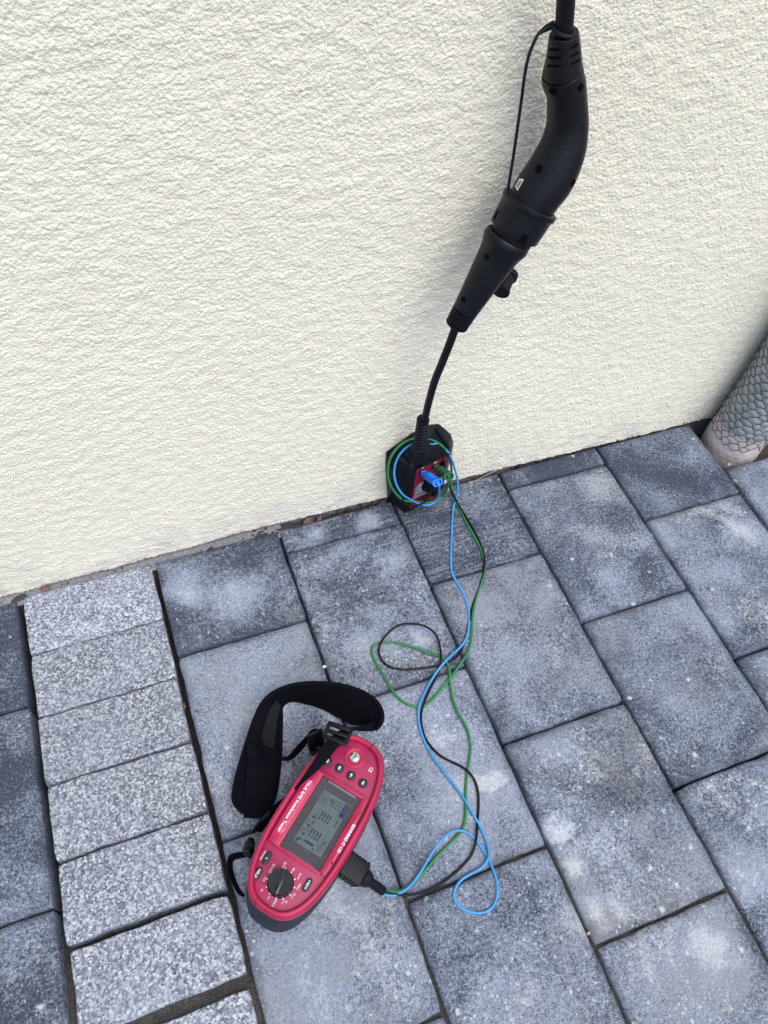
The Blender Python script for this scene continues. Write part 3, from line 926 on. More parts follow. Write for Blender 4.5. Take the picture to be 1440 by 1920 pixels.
# corner bumpers on the shoulders
def lump(name, quad, th, mat='black_box', inset=.004, parent=adp):
    bv = bvh_of(body); lo_, hi_ = [], []
    pts = []
    for x, y in quad:
        l_, n_ = hit(bv, x, y)
        if l_ is None: return
        pts.append((l_, n_))
    nm = sum((n_ for _, n_ in pts), Vector()).normalized()
    c = sum((l_ for l_, _ in pts), Vector()) / len(pts)
    hp = [l_ - nm * .002 for l_, _ in pts] + [l_ + (c - l_).normalized() * inset + nm * th for l_, _ in pts]
    return mk(name, *hull(hp, .0012, 2), mat, parent, angle=28)
lump('bumper', [(741, 856), (757, 849), (773, 868), (758, 893), (742, 889)], .007)
lump('bumper', [(812, 803), (824, 803), (838, 824), (846, 840), (838, 842), (828, 826)], .006)
# ribs on the left flank
lb = bvh_of(body)
for yy in (900, 912, 924, 936):
    q = []
    for i in range(5):
        l_, n_ = hit(lb, 733.5 + (yy - 900) * .05 + i * 6, yy + i * 6.2)
        if l_ is not None: q.append(l_)
    if len(q) > 3: mk('grip_rib', *tube(q, .0013, 6), 'black_box', adp)
# red panel and its print
pf = frame(bp(0, 0, 0), SX, Vector((0, 0, 1)), NN)            # (s, z, out)
V = [(.010, .012), (.072, .012), (.072, .119), (.066, .124), (.010, .124)]
pv = [pf((s, z, .0012)) for s, z in V] + [pf((s, z, -.001)) for s, z in V]
n5 = len(V)
panel = mk('front_panel', pv, [list(range(n5))] + [[i, (i + 1) % n5, n5 + (i + 1) % n5, n5 + i] for i in range(n5)], 'panel', adp, smooth=False)
V, F = box_bm(.066, .0035, .004, .001, 2)
mk('panel_lip', [pf((.041 + v[0], .1265 + v[1], .001 + v[2])) for v in V], F, 'black_box', adp)
def rect(s0, s1, z0, z1, mat, name, parent=panel, lift=.0016):
    return mk(name, [pf((s0, z0, lift)), pf((s1, z0, lift)), pf((s1, z1, lift)), pf((s0, z1, lift))], [[0, 1, 2, 3]], mat, parent, smooth=False)
plate = [(.014, .047), (.046, .047), (.028, .080), (.020, .080), (.014, .070)]
mk('rating_plate', [pf((s, z, .0016)) for s, z in plate], [[0, 1, 2, 3, 4]], 'grey_patch', panel, smooth=False)
for i, s_ in enumerate(('L1', 'L2', 'L3')):
    text(s_, frame(pf((.024 + i * .002, .071 - i * .008, .0018)), SX, Vector((0, 0, 1)), NN), panel, height=.0042)
rect(.012, .050, .0425, .0438, 'print', 'print_line'); rect(.012, .052, .0385, .0392, 'print', 'print_line')
rect(.022, .046, .030, .036, 'black_box', 'print_field'); rect(.030, .066, .021, .027, 'black_box', 'print_field')
text('N', frame(pf((.0215, .1205, .0018)), SX, Vector((0, 0, 1)), NN), panel, height=.0042)
text('PE', frame(pf((.0465, .1205, .0018)), SX, Vector((0, 0, 1)), NN), panel, height=.0042)
for s, z in ((.022, .110), (.047, .110), (.062, .110)):
    mk('socket', *tube([pf((s, z, .0)), pf((s, z, .003)), pf((s, z, .003)), pf((s, z, .0005))], [.0058, .0058, .0038, .0036], 20), 'hole', panel)
# rotary selector
kn = mk('rotary_knob', *tube([pf((.046, .066, 0)), pf((.046, .066, .004)), pf((.046, .066, .005)), pf((.046, .066, .017)), pf((.046, .066, .019))], [.020, .0195, .0165, .0155, .0135], 36), 'black_box', adp)
V, F = box_bm(.0055, .029, .006, .001, 2)
mk('pointer_bar', [pf((.046 + v[0] * .8 + v[1] * .5, .066 + v[1] * .8 - v[0] * .5, .0205 + v[2])) for v in V], F, 'black_box', kn)
for s, z in ((.0655, .080), (.069, .066)):
    V, F = box_bm(.004, .0012, .0008)
    mk('dial_tick', [pf((s + v[0], z + v[1], .0017 + v[2])) for v in V], F, 'print', panel, smooth=False)
# kink protector standing on the shoulder
gtop = on_y(793.5, 786, WY - .044)
gbot = on_y(786, 852, WY - .036)
gd = (gtop - gbot)
seq, rad = [], []
for i in range(9):
    a, b_ = .30 + .70 * i / 9, .30 + .70 * (i + .75) / 9
    w0 = .0118 - .0022 * i / 8
    seq += [gbot + gd * a, gbot + gd * (a + .012), gbot + gd * b_, gbot + gd * (b_ + .010)]
    rad += [w0 - .0013, w0, w0 - .0004, w0 - .0016]
seq += [gbot + gd * .985, gbot + gd * 1.0, gbot + gd * 1.0]; rad += [.0098, .0096, .006]
mk('kink_sleeve', *tube(seq, rad, 28), 'black_rub', adp)
mk('gland_nut', *tube([gbot - gd * .10, gbot - gd * .08, gbot + gd * .27, gbot + gd * .30], [.0142, .0150, .0150, .0128], 6), 'black', adp, smooth=False)

# ------------------------------------------------------------------ the three-core test lead
lead = empty('test_lead_set', on_z(690, 1655, 0), 'blue, green and black test wires running over the paving from tester to adapter box', 'test lead')
RL = 0.0022
# the wires' bundle hangs coiled round the box's kink sleeve
RP0, RPN = Vector((0.42, .684, .03)), Vector((0, -1, .36)).normalized()
def ringp(cx, cy, rx, ry, a0, a1, n=26, tilt=0, lift=0.0):
    o = []
    for i in range(n + 1):
        a = R(a0 + (a1 - a0) * i / n)
        ex, ey = rx * math.cos(a), ry * math.sin(a)
        x = cx + ex * math.cos(tilt) - ey * math.sin(tilt); y = cy + ex * math.sin(tilt) + ey * math.cos(tilt)
        o.append(on_plane(x, y, RP0 + RPN * lift, RPN))
    return o
def ground_path(pts, z0=RL, hump=()):
    o = []
    for i, p in enumerate(pts):
        z = p[2] if len(p) > 2 else z0
        o.append(on_z(p[0], p[1], z))
    return o
SB, SG, SK = pf((.022, .110, 0)), pf((.047, .110, 0)), pf((.0455, .079, .02))
PB0, PB1 = pf((.022, .110, .0025)), on_plane(821, 905, pf((0, 0, .052)), NN)
PG0, PG1 = pf((.047, .110, .0025)), on_plane(842, 893, pf((0, 0, .050)), NN)
blue = [PB1, on_plane(824, 914, pf((0, 0, .056)), NN)] + [on_plane(x, y, RP0 + RPN * .006, RPN) for x, y in ((822, 932), (812, 944), (796, 948), (776, 940))]
blue += ringp(792, 886, 53, 57, 128, 292, 16, 0, .005)
blue += ringp(796, 884, 55, 60, 296, 338, 5, 0, .004)
blue += [on_z(856, 890, .062), on_z(859, 912, .040), on_z(855, 936, .016)]
bl_g = [(849, 955, .004), (847, 1000), (845, 1058), (850, 1081), (868, 1110), (878, 1140), (880, 1165), (875, 1195, .004), (865, 1212, .006), (845, 1230, .0075), (834, 1241, .0075), (820, 1258, .0055), (800, 1290), (787, 1320, .0052), (784, 1345, .003), (790, 1375), (803, 1405), (825, 1438), (850, 1470), (872, 1500, .0052), (895, 1540), (912, 1575, .004), (917, 1600, .0055), (913, 1615, .0058), (900, 1630, .004), (870, 1645), (855, 1662), (850, 1680), (858, 1697), (880, 1710), (905, 1712), (925, 1700), (933, 1675), (930, 1645), (918, 1615, .0022), (905, 1592, .0022), (888, 1570, .003), (870, 1558, .006), (850, 1558, .009), (830, 1572, .010), (812, 1595, .010), (795, 1625, .008), (780, 1648, .007), (762, 1668, .009), (742, 1678, .012), (726, 1679, .014), (714, 1673, .0165)]
blue += ground_path(bl_g)
green = [PG1, on_plane(841, 906, pf((0, 0, .046)), NN)] + [on_plane(x, y, RP0 + RPN * .002, RPN) for x, y in ((834, 925), (822, 936), (806, 943), (790, 941))]
green += ringp(789, 884, 62, 63, 118, 318, 18, 0, .004)
green += [on_plane(843, 858, RP0, RPN), on_z(847, 880, .062), on_z(846, 902, .036), on_z(847, 924, .016)]
gr_g = [(851, 938, .006), (861, 955), (880, 990), (897, 1020), (905, 1039), (910, 1063), (905, 1087), (892, 1122), (886, 1157), (884, 1198), (876, 1226), (852, 1261, .0018), (827, 1292), (800, 1322), (778, 1325, .0018), (754, 1315), (733, 1292), (716, 1261), (699, 1233), (697, 1214), (709, 1206, .003), (737, 1204, .004), (775, 1214, .004), (810, 1226, .0045), (826, 1232, .005), (836, 1240, .0052), (843, 1254, .0052), (844, 1285), (851, 1320), (865, 1348), (877, 1369), (883, 1400), (880, 1427), (876, 1450, .0018), (874, 1475), (873, 1500, .0018), (873, 1533), (867, 1555, .0026), (853, 1573, .003), (833, 1592), (813, 1613), (790, 1640, .003), (770, 1661, .005), (750, 1671, .010), (733, 1673, .014), (715, 1668, .018)]
green += ground_path(gr_g)
black = [SK, on_plane(804, 925, pf((0, 0, .034)), NN)] + [on_plane(x, y, RP0 + RPN * .010, RPN) for x, y in ((800, 937), (790, 946), (776, 949), (760, 945))]
black += ringp(788, 880, 60, 62, 128, 300, 16, 0, .002)
black += [on_plane(818, 833, RP0 + RPN * .003, RPN), on_plane(829, 852, RP0 + RPN * .007, RPN), on_z(836, 885, .085), on_z(844, 916, .045), on_z(855, 938, .018)]
bk_g = [(865, 955, .005), (873, 968), (896, 1008), (908, 1042, .0035), (908, 1072), (896, 1110, .0022), (885, 1139), (878, 1175, .0022), (871, 1205, .0022), (858, 1230, .0028), (841, 1242, .003), (820, 1249), (790, 1253, .005), (754, 1256, .008), (726, 1249, .008), (711, 1230, .007), (711, 1212, .007), (723, 1191, .008), (747, 1172, .011), (772, 1169, .012), (799, 1174, .011), (818, 1190, .009), (825, 1212, .0075), (827, 1237, .0085), (822, 1261, .0035), (806, 1292), (793, 1323, .0045), (789, 1348), (794, 1376), (803, 1393), (817, 1410), (833, 1422), (857, 1433, .003), (877, 1445, .0052), (890, 1463), (897, 1487), (897, 1517, .0018), (895, 1547), (893, 1573, .006), (887, 1597, .004), (877, 1613), (857, 1633), (833, 1653), (807, 1668, .003), (780, 1677, .005), (750, 1678, .0105), (728, 1673, .0155), (714, 1668, .0185)]
black += ground_path(bk_g)
wires = {}
for nm, pts, mt in (('blue_wire', blue, 'blue'), ('green_wire', green, 'green'), ('black_wire', black, 'lead_black')):
    q = catmull([tuple(p) for p in pts], 5)
    # smooth out survey jitter
    A = np.array(q)
    for _ in range(5):
        A[1:-1] = A[1:-1] * 0.5 + 0.25 * (A[:-2] + A[2:])
    wires[nm] = mk(nm, *tube([Vector(p) for p in A], {'blue': .00185, 'green': .0020, 'lead_black': .0018}[mt], 10), mt, lead)
# banana plugs as ends of their wires
def banana(parent, p0, p1, mat, spread):
    d = (p1 - p0); ln = d.length; d.normalize()
    up = Vector((0, 0, 1)); w = d.cross(up).normalized(); t_ = w.cross(d)
    prof = [(0, .0042, .0042), (.10, .0044, .0044), (.11, .0036, .0036), (.18, .0036, .0036), (.22, .0056, .0048), (.34, .0078, .0052), (.9, .0078, .0056), (1.0, .0086, .0062)]
    V, F = [], []
    n = 20
    for s, a, b_ in prof + [(1.0, .0066, .0044), (.92, .0058, .0038)]:
        for k in range(n):
            an = 2 * math.pi * k / n
            cx, sy = math.cos(an), math.sin(an)
            cx = math.copysign(abs(cx) ** .6, cx); sy = math.copysign(abs(sy) ** .6, sy)
            V.append(p0 + d * (ln * s) + w * (cx * a) + t_ * (sy * b_))
    m_ = len(prof) + 2
    for i in range(m_ - 1):
        for k in range(n): F.append([i * n + k, i * n + (k + 1) % n, (i + 1) * n + (k + 1) % n, (i + 1) * n + k])
    F.append(list(range(n))[::-1]); F.append([(m_ - 1) * n + k for k in range(n)])
    o = mk('banana_plug', V, F, mat, parent, angle=35)
    for i in range(6):
        q = p0 + d * ln * (.46 + .065 * i) + t_ * .0056
        V, F = box_bm(.0075, .0008, .0010)
        bd = B().add([q + w * v[0] + d * v[1] + t_ * v[2] for v in V], F)
        # ridges are moulded on the plug: keep them in one mesh with it
        ridges.append((bd, mat, parent))
    return o
ridges = []
banana(wires['blue_wire'], PB0, PB1, 'plug_blue', 0)
banana(wires['green_wire'], PG0, PG1, 'dgreen', 0)
for mt, par in (('plug_blue', wires['blue_wire']), ('dgreen', wires['green_wire'])):
    rb = B()
    for bd, m2, p2 in ridges:
        if p2 is par: rb.add(bd.v, bd.f)
    rb.build('plug_ridges', mt, par, smooth=False)
mk('banana_plug', *tube([pf((.0325, .093, .004)), pf((.0335, .091, .012)), pf((.039, .086, .018)), SK + Vector((0, 0, -.02))], [.0045, .0072, .0075, .005], 16), 'black', wires['black_wire'])

# ------------------------------------------------------------------ installation tester
ZF = 0.1045
Ta, Tb = on_z(494, 1709, ZF), on_z(689, 1385, ZF)
TU = (Ta - Tb).normalized(); TC = (Ta + Tb) / 2; TC.z = 0
TV = Vector((-TU.y, TU.x, 0))
if TV.dot(AX_R) < 0: TV = -TV
TW = TU.cross(TV)
if TW.z < 0: TW = -TW
HL, HW, EX = (Ta - Tb).length / 2, 0.0530, 2.75
tester = empty('installation_tester', TC, 'crimson handheld tester with grey display lying face up on the paving', 'tester')
def tf(u, v, w): return TC + TU * u + TV * v + Vector((0, 0, w))
def uv(x, y, z=ZF):
    p = on_z(x, y, z) - TC
    return p.dot(TU), p.dot(TV)
def z1(X_, Y_): return 400 + X_ / 3.5556, 1240 + Y_ / 3.5556
def tz(X_, Y_, z=ZF - .006): return uv(*z1(X_, Y_), z)
NS = 96
def se(hl, hw, t_, ex=EX):
    c, s = math.cos(t_), math.sin(t_)
    return math.copysign(abs(c) ** (2 / ex), c) * hl, math.copysign(abs(s) ** (2 / ex), s) * hw
def shell(prof, capa=False, capb=False, hl=HL, hw=HW, lean=0.0):
    V, F = [], []
    for ins, w in prof:
        for k in range(NS):
            a, b_ = se(hl - ins, hw - ins, 2 * math.pi * k / NS)
            V.append(tf(a + lean * max(0.0, 1 - w / .08) * (0.5 + 0.5 * a / hl), b_ - lean * .8 * max(0.0, 1 - w / .08), w))
    for i in range(len(prof) - 1):
        for k in range(NS): F.append([i * NS + k, i * NS + (k + 1) % NS, (i + 1) * NS + (k + 1) % NS, (i + 1) * NS + k])
    if capa: F.append(list(range(NS))[::-1])
    if capb: F.append([(len(prof) - 1) * NS + k for k in range(NS)])
    return V, F
mk('base_shell', *shell([(.004, .0), (.0012, .003), (.0004, .012), (-.0008, .040), (.0012, .078), (.0016, .0815), (.004, .0818), (.004, .088)], True, True, lean=.007), 'base', tester, angle=50)
mk('rim', *shell([(.006, .0825), (.0016, .0828), (.0004, .084), (.0, .088), (.0002, .0975), (.0012, .1015), (.0032, .1040), (.0052, .1046), (.0070, .1036), (.0082, .1010), (.0088, .0975), (.0090, .094)]), 'red', tester, angle=60)
face = mk('faceplate', *shell([(.0085, .090), (.0085, .0968), (.0105, .0975)], True, True), 'red_face', tester, angle=60)
WF = .0975
def fr_t(u, v, w): return frame(tf(u, v, w), TU, TV, Vector((0, 0, 1)))
# seam marks across the rim at both ends
for u0, v0 in ((HL - .0045, -.014), (-HL + .0045, .010)):
    V, F = box_bm(.011, .0007, .010)
    mk('rim_seam', [tf(u0 + v[0], v0 + v[1], .0999 + v[2]) for v in V], F, 'panel', tester, smooth=False)
# display block, frame walls and the two name strips
BC = [tz(735, 765), tz(985, 920), tz(705, 1405), tz(445, 1225)]
bu0 = (BC[0][0] + BC[1][0]) / 2; bu1 = (BC[2][0] + BC[3][0]) / 2
bv0 = (BC[0][1] + BC[3][1]) / 2; bv1 = (BC[1][1] + BC[2][1]) / 2
def tbox(name, u0, u1, v0, v1, w0, w1, mat, parent, bev=.0008, seg=2):
    V, F = box_bm(u1 - u0, v1 - v0, w1 - w0, bev, seg)
    return mk(name, [tf((u0 + u1) / 2 + v[0], (v0 + v1) / 2 + v[1], (w0 + w1) / 2 + v[2]) for v in V], F, mat, parent)
disp = tbox('display', bu0, bu1, bv0, bv1, WF - .001, WF + .0010, 'bezel', tester, .0003, 1)
LC = [tz(745, 860), tz(910, 955), tz(725, 1315), tz(525, 1190)]
lu0 = (LC[0][0] + LC[1][0]) / 2; lu1 = (LC[2][0] + LC[3][0]) / 2
lv0 = (LC[0][1] + LC[3][1]) / 2; lv1 = (LC[1][1] + LC[2][1]) / 2
lcd = tbox('lcd_field', lu0, lu1, lv0, lv1, WF, WF + .0014, 'lcd', disp, .0002, 1)
# red frame round the display
fw_ = .0042
tbox('display_frame', bu0 - fw_, bu0, bv0 - .003, bv1 + .003, WF - .001, WF + .0030, 'red', tester, .0012)
tbox('display_frame', bu1, bu1 + fw_, bv0 - .003, bv1 + .003, WF - .001, WF + .0030, 'red', tester, .0012)
def bulge(u, side):
    hv = (HW - .0092) * (1 - (abs(u) / (HL - .0092)) ** EX) ** (1 / EX)
    return side * hv
def strip(name, u0, u1, side, vin, w1, mat, parent, margin=.0006, wb_=WF - .001):
    n = 18
    V, F = [], []
    for i in range(n + 1):
        u = u0 + (u1 - u0) * i / n
        vo = bulge(u, side) - side * margin
        e = min(1, min(i, n - i) / 2.0)
        vi = vo + (vin - vo) * (0.25 + .75 * e ** .6) if margin > .001 else vin
        for v, w in ((vi, wb_), (vi + side * .0003, w1 - .0006), (vi + side * .0012, w1), (vo - side * .0012, w1), (vo - side * .0003, w1 - .0006), (vo, wb_)):
            V.append(tf(u, v, w))
    for i in range(n):
        for k in range(5): F.append([i * 6 + k, i * 6 + k + 1, (i + 1) * 6 + k + 1, (i + 1) * 6 + k])
    F.append(list(range(6))); F.append([n * 6 + k for k in range(6)])
    return mk(name, V, F, mat, parent, angle=35)
strip('side_frame', bu0 - .002, bu1 + .002, 1, bv1 + .0002, WF + .0034, 'red', tester)
strip('side_frame', bu0 - .002, bu1 + .002, -1, bv0 - .0002, WF + .0034, 'red', tester)
sA = strip('name_strip', tz(985, 1010)[0], tz(795, 1360)[0], 1, bv1 + .0045, WF + .0046, 'red_gloss', tester, .0016)
sB = strip('name_strip', tz(690, 750)[0], tz(420, 1180)[0], -1, bv0 - .0040, WF + .0046, 'red_gloss', tester, .0016)
def ctr(a, b_, w):
    p = tz(*a, w); q = tz(*b_, w); return (p[0] + q[0]) / 2, (p[1] + q[1]) / 2, abs(q[0] - p[0])
u_, v_, ln = ctr((645, 790), (437, 1140), WF + .005)
text('TRUE RMS Installation Tester', fr_t(u_, v_, WF + .0047), sB, height=.0040, length=ln, bold=True)
u_, v_, ln = ctr((940, 1088), (835, 1275), WF + .005)
text('BENNING IT 130', fr_t(u_, v_, WF + .0047), sA, height=.0040, length=ln, bold=True)
# tick combs printed above and below the glass
for (a, b_), par in ((((770, 803), (945, 905)), disp), (((490, 1268), (672, 1378)), disp)):
    p, q = tz(*a, WF + .001), tz(*b_, WF + .001)
    for i in range(24):
        f_ = i / 23
        uu, vv = p[0] + (q[0] - p[0]) * f_, p[1] + (q[1] - p[1]) * f_
        V, F = box_bm(.0026, .00062, .0002)
        mk('tick', [tf((p[0] + q[0]) / 2 + v[0], vv + v[1], WF + .0012 + v[2]) for v in V], F, 'grey_line', par, smooth=False)
# what the display shows
WL = WF + .0016
def lrect(u0, u1, v0, v1, mat='lcd_ink', name='segment', w=WL):
    return mk(name, [tf(u0, v0, w), tf(u1, v0, w), tf(u1, v1, w), tf(u0, v1, w)], [[0, 1, 2, 3]], mat, lcd, smooth=False)
LU, LV = lu1 - lu0, lv1 - lv0
def lx(a, b_): return lu0 + LU * a, lv0 + LV * b_
def lr(a0, a1, b0, b1, mat='lcd_ink', name='segment', w=WL):
    p, q = lx(a0, b0), lx(a1, b1); return lrect(p[0], q[0], p[1], q[1], mat, name, w)
def lt(s, a, b_, hgt, mat='lcd_ink', ln=None, w=WL):
    p = lx(a, b_); return text(s, fr_t(p[0], p[1], w), lcd, mat, hgt, ln, 'segment_text')
lr(.02, .27, .83, .985, 'lcd_blue', 'cursor_block'); lt('AUTO', .115, .908, .0034, 'lcd', LU * .15, WL + .0001)
lr(.02, .98, .795, .803); lr(.02, .98, .26, .268)
lt('30mA', .40, .895, .0030, ln=LU * .15); lt('R---', .80, .88, .0028, ln=LU * .10); lr(.76, .94, .83, .838)
for r_ in range(4):
    for k in range(3):
        lr(.05 + k * .055, .05 + k * .055 + .035, .70 - r_ * .10, .735 - r_ * .10)
lt('00 0', .13, .46, .0028); lt('LP', .10, .36, .0030)
for a, b_ in ((.33, .62), (.33, .52), (.33, .42), (.33, .32)):
    lr(a, a + .09, b_, b_ + .05); lr(a + .11, a + .15, b_, b_ + .05)
for a, b_ in ((.66, .62), (.66, .52), (.66, .42), (.66, .32)):
    lr(a, a + .09, b_, b_ + .05); lr(a + .11, a + .15, b_, b_ + .05)
def lbox(a0, a1, b0, b1, t_=.0004):
    p, q = lx(a0, b0), lx(a1, b1)
    lrect(p[0], q[0], p[1], p[1] + t_); lrect(p[0], q[0], q[1] - t_, q[1]); lrect(p[0], p[0] + t_, p[1], q[1]); lrect(q[0] - t_, q[0], p[1], q[1])
lbox(.02, .125, .05, .22); lbox(.14, .245, .05, .22); lt('x', .073, .13, .0026); lt('x', .193, .13, .0026)
def ldot(a, b_, r0=.0016):
    p = lx(a, b_)
    mk('segment', [tf(p[0], p[1], WL)] + [tf(p[0] + r0 * math.cos(t_), p[1] + r0 * math.sin(t_), WL) for t_ in [2 * math.pi * i / 14 for i in range(14)]], [[0, 1 + i, 1 + (i + 1) % 14] for i in range(14)], 'lcd_ink', lcd, smooth=False)
ldot(.50, .17); ldot(.66, .17); ldot(.82, .17); ldot(.955, .66, .0012)
lr(.42, .50, .16, .172); lr(.58, .66, .06, .072); lr(.58, .59, .06, .16); lr(.74, .82, .06, .072); lr(.74, .75, .06, .16)
lr(.90, .98, .06, .12); lr(.90, .945, .14, .20); lr(.88, .925, .30, .62)
lt('L', .46, .22, .0022); lt('PE', .58, .23, .0022); lt('N', .74, .22, .0022); lt('x', .87, .19, .0022)

# TEST key with its ring, arrow keys, function keys, selector
tu, tv_ = tz(943, 638)
def lathe_t(u, v, prof, n=36, name='ring', mat='red_face', parent=tester, capb=True):
    V, F = [], []
    for r0, w in prof:
        for k in range(n):
            a = 2 * math.pi * k / n
            V.append(tf(u + r0 * math.cos(a), v + r0 * math.sin(a), w))
    for i in range(len(prof) - 1):
        for k in range(n): F.append([i * n + k, i * n + (k + 1) % n, (i + 1) * n + (k + 1) % n, (i + 1) * n + k])
    if capb: F.append([(len(prof) - 1) * n + k for k in range(n)])
    return mk(name, V, F, mat, parent, angle=40)
lathe_t(tu, tv_, [(.0142, WF - .001), (.0140, WF + .0008), (.0128, WF + .0012), (.0085, WF + .0006), (.0078, WF + .0002)], name='key_ring', mat='red')
tk = lathe_t(tu, tv_, [(.0072, WF - .001), (.0072, WF + .0016), (.0066, WF + .0026), (.0050, WF + .0033), (.0025, WF + .0037)], name='test_key', mat='chrome')
text('TEST', fr_t(tu, tv_, WF + .0040), tk, 'black', .0024, .0075, bold=True)
def arrow(dirs, u, v, w, parent):
    for a in dirs:
        c, s = math.cos(a), math.sin(a)
        def rot(p): return tf(u + p[0] * c - p[1] * s, v + p[0] * s + p[1] * c, w)
        sh = [(-.0024 if len(dirs) == 1 else 0, -.0006), (.0008, -.0006), (.0008, .0006), (-.0024 if len(dirs) == 1 else 0, .0006)]
        hd = [(.0003, -.0018), (.0029, 0), (.0003, .0018)]
        mk('arrow_mark', [rot(p) for p in sh] + [rot(p) for p in hd], [[0, 1, 2, 3], [4, 5, 6]], 'print', parent, smooth=False)
for (X_, Y_), dirs in (((762, 666), [0, math.pi]), ((841, 712), [R(0), R(180)]), ((918, 762), [R(180)]), ((998, 812), [R(0)])):
    u_, v_ = tz(X_, Y_)
    V, F = [], []
    prof = [(.0058, WF - .001), (.0058, WF + .0012), (.0052, WF + .0020), (.0030, WF + .0024)]
    n = 28
    for r0, w in prof:
        for k in range(n):
            a = 2 * math.pi * k / n
            q = r0 / max(1e-6, (abs(math.cos(a)) ** 2.6 + abs(math.sin(a)) ** 2.6) ** (1 / 2.6))
            V.append(tf(u_ + q * math.cos(a + R(20)), v_ + q * math.sin(a + R(20)), w))
    for i in range(len(prof) - 1):
        for k in range(n): F.append([i * n + k, i * n + (k + 1) % n, (i + 1) * n + (k + 1) % n, (i + 1) * n + k])
    F.append([(len(prof) - 1) * n + k for k in range(n)])
    ky = mk('arrow_key', V, F, 'key', tester, angle=45)
    arrow(dirs, u_, v_, WF + .0026, ky)
def pill(X_, Y_, ln, wd, mark, name):
    u_, v_ = tz(X_, Y_)
    V, F = [], []
    n = 28
    prof = [(0, WF - .001), (0, WF + .0012), (.0006, WF + .0018), (.0014, WF + .0020)]
    for ins, w in prof:
        r0 = wd / 2 - ins; s0 = ln / 2 - wd / 2
        for k in range(n):
            a = 2 * math.pi * k / n
            V.append(tf(u_ + r0 * math.cos(a) + math.copysign(s0, math.cos(a)), v_ + r0 * math.sin(a), w))
    for i in range(len(prof) - 1):
        for k in range(n): F.append([i * n + k, i * n + (k + 1) % n, (i + 1) * n + (k + 1) % n, (i + 1) * n + k])
    F.append([(len(prof) - 1) * n + k for k in range(n)])
    k_ = mk(name, V, F, 'key', tester, angle=45)
    if mark == 'power':
        fr = fr_t(u_ + .001, v_, WF + .0021)
        ringv = [fr((.0012 * r0 * math.cos(t_), .0012 * r0 * math.sin(t_), 0)) for r0 in (1.0, .55) for t_ in [R(60 + 300 * i / 12) for i in range(13)]]
        mk('power_mark', ringv, [[i, i + 1, 14 + i, 13 + i] for i in range(12)], 'print', k_, smooth=False)
    else:
        text(mark, fr_t(u_, v_, WF + .0021), k_, height=.0029, length=ln * .62, bold=True)
pill(358, 1310, .0162, .0078, 'power', 'power_key')
pill(295, 1415, .0166, .0078, 'HELP', 'help_key')
pill(627, 1490, .0166, .0078, 'MEM', 'memory_key')
def ft(s, X_, Y_, h_, ln=None, bold=False, rot=0):
    u_, v_ = tz(X_, Y_)
    text(s, fr_t(u_, v_, WF + .0001), face, height=h_, length=ln, bold=bold)
ft('ON/OFF', 330, 1293, .0024, .0118); ft('CAL', 264, 1412, .0025, .0062)
ku, kv = tz(447, 1475, WF + .006)
kn2 = lathe_t(ku, kv, [(.0162, WF - .001), (.0162, WF + .0010), (.0154, WF + .0018), (.0150, WF + .0110), (.0142, WF + .0122), (.0100, WF + .0124)], 44, 'selector_knob', 'knob', tester)
ka = Vector((math.cos(R(8)), math.sin(R(8)), 0))
V, F = box_bm(.0285, .0066, .0040, .0012, 2)
gbm = [tf(ku + v[0] * ka.x - v[1] * ka.y, kv + v[0] * ka.y + v[1] * ka.x, WF + .0138 + v[2]) for v in V]
gripb = mk('grip_bar', gbm, F, 'knob', kn2)
V, F = box_bm(.009, .0010, .0003)
mk('pointer_line', [tf(ku + (v[0] + .0085) * ka.x - v[1] * ka.y, kv + (v[0] + .0085) * ka.y + v[1] * ka.x, WF + .0160 + v[2]) for v in V], F, 'hole', gripb, smooth=False)
for X_, Y_ in ((480, 1378), (520, 1405), (543, 1452), (541, 1507), (512, 1555), (465, 1582), (419, 1580), (375, 1548), (355, 1503), (357, 1450), (386, 1405)):
    u_, v_ = tz(X_, Y_)
    mk('dial_dot', [tf(u_, v_, WF + .0002)] + [tf(u_ + .00095 * math.cos(t_), v_ + .00095 * math.sin(t_), WF + .0002) for t_ in [2 * math.pi * i / 12 for i in range(12)]], [[0, 1 + i, 1 + (i + 1) % 12] for i in range(12)], 'print', face, smooth=False)
ft('AUTO', 472, 1357, .0025, .0078); ft('SETTINGS', 388, 1380, .0023, .0122); ft('LUX', 341, 1452, .0023, .0054)
ft('A~', 323, 1528, .0025); ft('V~', 366, 1578, .0025); ft('FI/RCD', 406, 1612, .0025, .0090)
ft('RE', 534, 1388, .0024); ft('RLOW', 572, 1433, .0021, .0074); ft('RISO', 568, 1503, .0021, .0072); ft('ZI', 543, 1552, .0022); ft('IPSC', 524, 1568, .0017)
ft('ZS', 487, 1603, .0022); ft('RCD', 463, 1606, .0017); ft('CE', 1050, 722, .0046, .0062)
# grooves between the face's fields
for (a, b_) in (((722, 716), (1030, 905)), ((372, 1212), (770, 1445))):
    p, q = tz(*a), tz(*b_)
    um = (p[0] + q[0]) / 2
    hv = abs(bulge(um, 1)) - .0006
    V, F = box_bm(.0006, hv * 2, .0006)
    mk('face_groove', [tf(um + v[0], v[1], WF + .0001 + v[2]) for v in V], F, 'panel', face, smooth=False)

